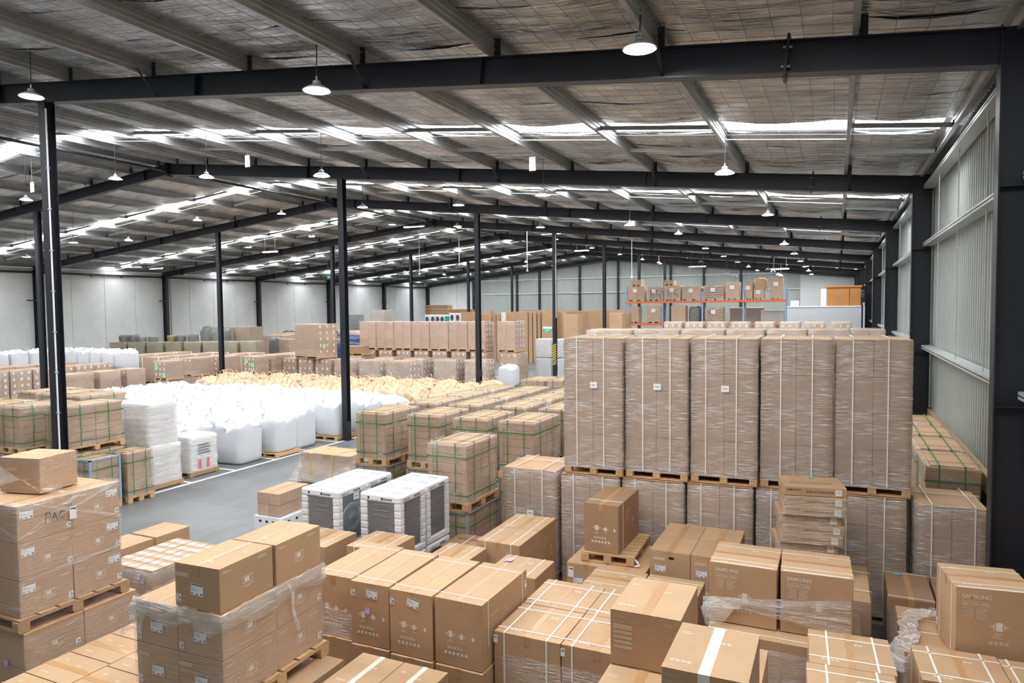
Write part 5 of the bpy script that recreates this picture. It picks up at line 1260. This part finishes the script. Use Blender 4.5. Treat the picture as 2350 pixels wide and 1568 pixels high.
for i in range(4): brown_load(-32.6+.1*i, 31.6+1.3*i, 0, 1.6, 1.1, 1.45, 'brown load with white edge protectors in the wide field behind the bags', 'edge protected loads', 0, 1, 1, 2, seed=i, white_edge=True)
# olive wrapped row and things along the concrete wall
for i in range(8):
    t = brown_load(-43.9+1.15*i, 31.2+.5*i, 1.0, 1.08, 1.0, 1.15, 'olive wrapped carton load in the row before the concrete wall', 'olive loads', R(20), 2, 1, 1, mat='card_olive', seed=i); brown_load(-43.9+1.15*i, 31.2+.5*i, 0, 1.08, 1.0, .995, 'lower olive load before the concrete wall', 'lower olive loads', R(20), 1, 1, 1, mat='card_olive', seed=i)
def lump(name, label, cat, x, y, z0, w, d, h, mat, seed, group=None, rz=0.0):
    rnd_ = random.Random(seed); t = thing(name, label, cat, (x, y, z0), rz, group); n = 14; vs = []
    for k, (f_, zz) in enumerate(((.95, 0), (1, .6), (.98, .9), (.86, .98), (.4, 1.0))):
        for i in range(n):
            a = 2*math.pi*i/n; c, s = math.cos(a), math.sin(a); kk = (abs(c)**5+abs(s)**5)**(-.2); q = f_*rnd_.uniform(.93, 1.05)
            vs.append((c*kk*w/2*q, s*kk*d/2*q, h*zz*rnd_.uniform(.94, 1.06) if k else 0))
    vs.append((0, 0, h*.98)); MB().add(vs, [(k*n+i, k*n+(i+1) % n, (k+1)*n+(i+1) % n, (k+1)*n+i) for k in range(4) for i in range(n)]+[(4*n+i, 4*n+(i+1) % n, 5*n) for i in range(n)]).build('cover', mat, t, smooth=True)
    return t
def px_lump(name, label, cat, xl, xr, yt, Y, d, mat, seed, group=None, z0=0.0):
    a, b = at_y(xl, yt, Y), at_y(xr, yt, Y); return lump(name, label, cat, (a.x+b.x)/2, Y+d/2, z0, b.x-a.x, d, a.z-z0, mat, seed, group)
def row_lump(name, label, cat, xl, xr, yt, d, mat, seed, group):
    # lies along the top of the slanting olive row: each edge is where its sight line meets the row's middle line
    e = []
    for xp in (xl, xr):
        r_ = ray(xp, yt); k = r_.x/r_.y; X = k*50.85/(1-.435*k); e.append(at_x(xp, yt, X))
    m_ = (e[0]+e[1])/2; w = math.hypot(e[1].x-e[0].x, e[1].y-e[0].y)*.93
    return lump(name, label, cat, m_.x, m_.y, 2.16, w, d, max(.22, m_.z-2.16), mat, seed, group, math.atan(.435))
for i, (a, b, y) in enumerate(((276, 294, 769), (301, 315, 768), (320, 334, 772), (342, 362, 772))): row_lump('dark_bundle', 'dark tarpaulin bundle lying on the olive loads by the concrete wall', 'bundle', a, b, y, .7, 'tarp_grey', 200+i, 'dark bundles by the concrete wall')
for i, (a, b, y) in enumerate(((386, 404, 770), (407, 426, 769), (432, 455, 767))): row_lump('grey_bundle', 'grey wrapped bundle beside the dark tarpaulin bundles', 'bundle', a, b, y, .7, 'tarp_grey' if i else 'card_olive', 210+i, 'grey bundles by the concrete wall')
px_lump('tarped_pile', 'grey tarpaulin pile sagging over its edge left of the grey wrapped stack', 'pile', 455, 478, 753, 36.5, 1.2, 'tarp_grey', 220); px_lump('tarped_pile', 'grey tarpaulin pile right behind the slim post', 'pile', 481, 503, 754, 35.2, 1.2, 'tarp_grey', 221)
def px_box(name, label, cat, xl, xr, yt, Y, d, mat, z0=0.0, group=None, nx=1, nz=1, ny=1, film=None, pal=False):
    a, b = at_y(xl, yt, Y), at_y(xr, yt, Y); w, h = b.x-a.x, a.z-z0
    t = load_nl(name, a.x, Y, w, d, z0, label, 0, group, cat); p0 = 0
    if pal: pallet_simple(t, w, d); p0 = .14
    grid_cartons(t, w, d, p0, nx, ny, nz, (h-p0)/nz, mat, jit=0.0)
    if film: film_shell(t, w, d, p0, h-.01, film, 230, lid=.04)
    return t
px_box('grey_wrapped_load', 'tall grey brown wrapped load with a white sheet before the concrete wall', 'pallet load', 509, 537, 751, 37, 1.2, 'film_brown', nz=2); px_box('grey_wrapped_load', 'tall strapped grey brown wrapped load at the end of the olive row', 'pallet load', 539.5, 572, 750.5, 36.6, 1.3, 'film_brown', nz=2)
for i, (a, b, y, Y) in enumerate(((603, 657, 769, 42.6), (757, 790, 778, 41.2), (640, 664, 779, 39.2))): px_box('brown_bundle_stack', ['wide banded stack of flat brown packs beside the single tall brown load', 'banded stack of flat brown packs among the blue bundles', 'low banded stack of flat brown packs at the single tall brown load'][i], 'pallet load', a, b, y, Y, 1.2, 'card_brown', nx=3, nz=5, film='film')
for i, (a, b, y, Y) in enumerate(((645, 662, 762, 47.2), (734, 830, 787, 38.9), (745, 830, 769, 43.5), (795, 828, 775, 41.2), (735, 758, 762, 45.6))): px_lump('tarpaulin_bundle', 'dark blue tarpaulin bundle in the pile between the brown stacks', 'bundle', a, b, y, Y, 1.4, 'tarp_blue', 240+i, 'blue tarpaulin bundles')
for i, (a, b, y, Y) in enumerate(((612, 650, 776, 40.6), (733, 752, 770, 41.2))): px_lump('tarpaulin_bundle', ['grey tarpaulin bundle before the wide stack of flat packs', 'grey tarpaulin bundle between blue bundles and slim post'][i], 'bundle', a, b, y, Y, 1.2, 'tarp_grey', 246+i)
for i, (a, b, y, Y) in enumerate(((615, 662, 765, 45.6), (735, 830, 760.5, 47.2), (735, 828, 780, 42.75))): px_lump('flattened_cartons', 'layer of flattened tan cartons over the blue bundles', 'cardboard', a, b, y, Y, (1.2, 1.2, .6)[i], 'card_far', 255+i, 'flattened tan cartons')
# stack of grey trays
q = at_y(792, 722, 52); q2 = at_y(820, 722, 52); t = thing('tray_stack', 'tall stack of grey trays near the far concrete wall', 'trays', ((q.x+q2.x)/2, 52.5, 0)); nn = 12
MB().bbox(-.5, .5, -.5, .5, 0, 2.0, .01).build('base_load', 'tarp_grey', t)
for k in range(nn): zz = 2.0+(q.z-2.0)*k/nn; MB().bbox((q.x-q2.x)/2, (q2.x-q.x)/2, -.5, .5, zz, zz+(q.z-2.0)/nn-.03, .01).build('tray', 'motor_grey', t)
t = px_box('wrapped_round_load', 'pale film wrapped load standing behind the long brown row', 'pallet load', 851, 881, 712, 46, 1.2, 'film_brown', nz=2, film='film_bunch')
# timber packs, air conditioner cartons and a green bin near the far corner
a, b = at_y(978, 700, 60), at_y(1027, 722, 60); t = thing('timber_pack', 'tall pack of brown timber boards near the far corner', 'timber', ((a.x+b.x)/2, 60.5, 0))
MB().bbox(-.8, .8, -.4, .4, 0, b.z, .01).build('bearer_load', 'card_dark', t)
for k in range(6): zz = b.z+(a.z-b.z)*k/6; MB().bbox(-(b.x-a.x)/2, (b.x-a.x)/2, -.5, .5, zz, zz+(a.z-b.z)/6-.03, .008).build('board', 'wood_old' if k % 2 else 'plywood', t)
a, b = at_y(1029, 710, 59), at_y(1077, 717, 59); t = thing('timber_pack', 'low pack of orange brown timber beside the taller timber pack', 'timber', ((a.x+b.x)/2, 59.5, 0)); MB().bbox(-.9, .9, -.4, .4, 0, b.z, .01).build('bearer_load', 'card_dark', t)
for k in range(2): zz = b.z+(a.z-b.z)*k/2; MB().bbox(-(b.x-a.x)/2, (b.x-a.x)/2, -.5, .5, zz, zz+(a.z-b.z)/2-.02, .008).build('board', 'plywood', t)
fan = MB().lathe([(0, .004), (.2, .004), (.22, .012), (.26, .012), (.27, 0)], 18).mesh('fan_grille', 'graphite', True)
for i, (xl, xr, yt) in enumerate(((975, 985, 722.5), (987, 999, 722.5), (1000, 1008, 722.5), (1009, 1020, 722.5), (1031, 1043, 718.5), (1043, 1057, 718.5))):
    Y = 50.0; a, b = at_y(xl, yt, Y), at_y(xr, yt, Y); t = load_nl('air_conditioner_carton', a.x, Y, b.x-a.x, .7, 0, 'white carton printed with a dark fan on the stack near the far corner', 0, 'white fan printed cartons', 'box')
    MB().bbox(-.2, .2, -.3, .3, 0, a.z-.75, .01).build('base_carton', 'card_far', t); MB().bbox(-(b.x-a.x)/2, (b.x-a.x)/2, -.35, .35, a.z-.75, a.z, .01).build('carton', 'white_paint', t); f_ = place('fan_grille', fan, t, (0, -.352, a.z-.4)); f_.rotation_euler = (R(90), 0, 0); f_.scale = (.6, .9, 1)
px_box('green_bin', 'dark green bin between the white fan printed cartons', 'bin', 1021.5, 1029.5, 725.5, 50.0, .7, 'exit_green')
# far tan cartons before the metal end wall
TN_ = 0
for i, (xl, xr, yt, Y, z0) in enumerate(((1058, 1080, 716.5, 49, 0), (1085, 1097, 715, 54, 0), (1100, 1124, 715, 53, 0), (1101, 1128, 722, 50, 0), (1129, 1138, 721, 50, 0), (1139, 1147.5, 721, 50, 0), (1155, 1182, 716, 52, 0), (1186, 1211, 715.5, 49, 0), (1213, 1221, 716, 49, 0), (1223, 1230.5, 716, 49, 0), (1233, 1240, 716, 49, 0),
                              (1197, 1240, 711.5, 58, 0), (1243, 1284, 711, 57, 0), (1243, 1270, 716.5, 49, 0), (1274, 1290, 716, 50, 0), (1293, 1326, 722, 44, 0), (1327, 1350, 714, 50, 0), (1353, 1390, 713, 49, 0), (1398, 1428, 719, 46, 0), (1300, 1345, 714, 58, 0), (1400, 1432, 711, 57, 0), (1429, 1440, 720, 47, 0))):
    px_box('tall_tan_carton', 'tall tan carton standing in the group before the metal end wall', 'box', xl, xr, yt, Y, 1.0, 'card_far', z0, 'tan cartons before the end wall', nz=2)
px_box('white_slab_load', 'tall white wrapped slab among the tan cartons', 'pallet load', 1149.5, 1153.5, 717, 50.0, .6, 'white_paint')
# ------------------------------------------------------------------ pallet racking
RY = 49.0
rx = [at_y(x, 690, RY).x for x in (1438, 1520, 1612, 1706, 1803)]; zlo, zhi = at_y(1610, 742, RY).z, at_y(1610, 690, RY).z
rack = thing('pallet_rack', 'long two level pallet rack with blue grey frames and orange beams', 'rack', (0, RY, 0))
upm = MB().box(-.05, .05, -.04, .04, 0, zhi+1.0).mesh('upright', 'rack_blue')
for i, x in enumerate(rx):
    for y in (0, 1.0): place('upright', upm, rack, (x, y, 0)).scale = (1, 1, 1.0 if i in (0, 4) else .93)
    mb = MB()
    for k in range(6): mb.strip([(x, .03, .4+k*.8), (x, .97, .8+k*.8)], .03, .02, (0, 0, 1)); mb.strip([(x, .97, .8+k*.8), (x, .03, 1.2+k*.8)], .03, .02, (0, 0, 1))
    mb.build('frame_brace', 'galv', rack)
for i in range(4):
    for z in (zlo, zhi):
        for y in (-.05, 1.05): MB().bbox(rx[i]+.03, rx[i+1]-.03, y-.03, y+.03, z-.14, z-.02, .006).build('beam', 'rack_orange', rack)
        MB().box(rx[i], rx[i+1], 0, 1.0, z-.04, z-.005).build('deck', 'wood_old', rack)
        for e in (rx[i]+.06, rx[i+1]-.06): MB().box(e-.06, e+.06, -.085, -.078, z-.16, z+.02).build('beam_connector', 'rack_orange', rack)
def rack_load(xl, xr, yt, z0, label, kind='card', lab=True):
    a, b = at_y(xl, yt, RY), at_y(xr, yt, RY); w, h = b.x-a.x, a.z-z0
    t = load_nl('rack_load', a.x, RY, w, .95, z0, label, 0, None, 'pallet load'); pallet_simple(t, w, .95, .12)
    if kind == 'stripe':
        grid_cartons(t, w, .93, .12, 2, 1, 1, h-.12, 'card_far'); mb = MB(); st = max(2, int(w/.16))
        for k in range(st):
            for r_ in range(max(2, int((h-.2)/.16))):
                cx, cz = -w/2+.1+k*(w-.15)/st+.07*(r_ % 2), .22+r_*.16
                if cz < h-.1 and cx < w/2-.12: mb.add([(cx, -.478, cz), (cx+.11, -.478, cz-.07), (cx+.14, -.478, cz-.03), (cx+.03, -.478, cz+.04)], [(0, 1, 2, 3)])
        mb.build('stripe_print', 'print_dark', t)
    elif kind == 'chair':
        grid_cartons(t, w, .93, .12, 1, 1, 1, h-.12, 'card_far'); mb = MB()
        for cx in (-w*.3, w*.12):
            rect(mb, cx, cx+.28, .45, .48, front(0, 0, -.479)); rect(mb, cx+.02, cx+.05, .2, .75, front(0, 0, -.479)); rect(mb, cx+.23, cx+.26, .2, .47, front(0, 0, -.479)); rect(mb, cx, cx+.2, .7, .73, front(0, 0, -.479))
        mb.build('chair_print', 'ink', t)
    else: grid_cartons(t, w, .93, .12, 2 if w > 1.1 else 1, 1, 2 if kind == 'two' else 1, (h-.12)/(2 if kind == 'two' else 1), 'card_far')
    film_shell(t, w, .93, .1, h-.01, 'film', 260, lid=.04, amp=.015)
    if lab: stick(t, 'plain', -.05, -.5, h*.72).scale = (2.6, 2.6, 1)
    return t
rack_load(1440, 1478, 658, zhi, 'mixed brown cartons in film at the end of the upper rack level', 'two'); rack_load(1487, 1516.5, 659, zhi, 'carton with chair pictures on the upper rack level', 'chair'); rack_load(1524, 1562, 656, zhi, 'film draped carton pair with a chair picture on the upper rack level', 'chair')
rack_load(1565, 1609, 658, zhi, 'wide plain carton in film on the upper rack level'); rack_load(1614, 1661, 656, zhi, 'wide carton with diagonal striped print on the upper rack level', 'stripe'); rack_load(1667, 1697, 648, zhi, 'tall plain carton with a label alone on the upper rack level')
rack_load(1710, 1727, 650, zhi, 'slim carton beside the bulging wrapped cartons on the upper rack level'); rack_load(1730, 1753, 664, zhi, 'low wrapped carton under the bulging bag on the upper rack level'); rack_load(1768, 1797, 638, zhi, 'tallest wrapped carton at the end of the upper rack level')
rack_load(1449, 1471, 643, at_y(1449, 658, RY).z, 'small carton on top of the mixed brown cartons', lab=False); rack_load(1524, 1546, 644, at_y(1524, 656, RY).z, 'small carton on top of the film draped pair', lab=False)
q = at_y(1725, 664, RY); lump('wrapped_bundle', 'bulging wrapped bundle lying over two cartons on the rack', 'bundle', at_y(1744, 650, RY).x, RY+.5, at_y(1744, 663.5, RY).z, .8, .88, .72, 'card_far', 270)
rack_load(1443, 1466, 704, zlo, 'plain brown carton in film at the end of the lower rack level', lab=False); rack_load(1485, 1516.5, 702, zlo, 'square brown carton with a label on the lower rack level'); rack_load(1618, 1659, 706, zlo, 'carton with diagonal striped print on the lower rack level', 'stripe')
rack_load(1540, 1573, 702, zlo, 'pale open crate on the lower rack level', lab=False); q = at_y(1595, 705, RY-.1); lump('covered_machine', 'dark grey cover draped over a machine on the lower rack level', 'cover', at_y(1593, 720, RY).x, RY+.5, zlo, .8, .9, q.z-zlo, 'tarp_grey', 271)
# ------------------------------------------------------------------ office and things in the far right corner
def px_panel(name, label, cat, xl, xr, yt, Y, th, mat, z0=0.0):
    a, b = at_y(xl, yt, Y), at_y(xr, yt, Y); t = thing(name, label, cat, ((a.x+b.x)/2, Y, z0)); w = b.x-a.x
    MB().bbox(-w/2, w/2, 0, th, 0, a.z-z0, .01).build('panel', mat, t); MB().bbox(-w/2, w/2, -.02, th+.02, a.z-z0, a.z-z0+.06, .01).build('top_rail', 'white_paint', t); return t
px_panel('office_partition', 'long pale grey office partition below the wooden box', 'partition', 1806, 1977, 706, 43.0, 2.3, 'office_wall'); px_panel('office_partition', 'low white partition in front of the grey one', 'partition', 1746, 1804, 714, 50.4, .12, 'office_wall'); px_panel('office_partition', 'short grey brown partition behind the rack uprights', 'partition', 1675, 1754, 708, 51.2, .12, 'office_grey')
a, b = at_y(1898, 658, 43.2), at_y(1976, 706, 43.2); t = thing('wooden_box', 'large orange wooden box standing over the office partition', 'box', ((a.x+b.x)/2, 44.2, at_y(1806, 706, 43.0).z+.062)); w = b.x-a.x
for k in range(3): MB().bbox(-w/2+k*w/3+.01, -w/2+(k+1)*w/3-.01, -1.0, 1.0, .0, a.z-b.z-.16, .01).build('board', 'plywood', t)
MB().bbox(-w/2-.05, w/2+.05, -1.04, 1.04, a.z-b.z-.16, a.z-b.z-.06, .01).build('lid', 'plywood', t)
q = at_y(1985, 676, 50); t = thing('door_motor', 'grey roller motor with a round wheel fixed on the wall column', 'motor', (XC-.05, YK[5]+.6, q.z)); MB().cyl((-.6, 0, 0), (.02, 0, 0), .22, n=16).build('drum', 'motor_grey', t); MB().cyl((-.75, -.28, -.05), (-.2, -.28, -.05), .2, n=16).build('wheel', 'galv', t); MB().cyl((-.76, -.29, -.05), (-.15, -.29, -.05), .07, n=12).build('hub', 'ink', t); MB().box(-.1, .1, -.3, .3, .05, .12).build('bracket', 'black_plate', t)
t = thing('roller_curtain', 'pale blue strip of a roller door on the ribbed wall beyond the columns', 'door', (1.60, YK[5]+1.2, 0)); MB().bbox(-.05, .05, 0, 3.2, 0, 4.1, .01).build('curtain', 'door_blue', t); MB().box(-.08, .08, -.1, 3.3, 4.1, 4.3).build('lintel', 'galv', t)
px_box('white_carton', 'white carton on top of the far partition corner', 'box', 1814, 1834, 690, 46, .8, 'white_paint'); px_box('white_carton', 'small white board by the concrete end wall', 'box', 1884, 1896, 663, 71, .3, 'white_paint')
# hanging pendant workshop lamps
for i, (x, y) in enumerate(((1608, 602), (1612, 614), (1668, 630), (1686, 634), (1763, 620), (1774, 624), (1786, 632), (1792, 634), (1512, 604))):
    q = at_y(x, y, 56+.6*i); t = thing('pendant_lamp', 'small pendant work lamp on a long rod over the far work area', 'lamp', q, 0, 'pendant work lamps')
    MB().lathe([(.03, .16), (.06, .14), (.2, .02), (.22, 0), (.19, .0), (.05, .1)], 14).build('shade', 'reflector', t, smooth=True); MB().lathe([(0, .02), (.12, .025), (.0, .04)], 12).build('bulb', 'tube_glow', t)
    MB().cyl((0, 0, .15), (0, 0, zr(q.x)+.06-q.z), .012, n=5).build('rod', 'wood_old', t)
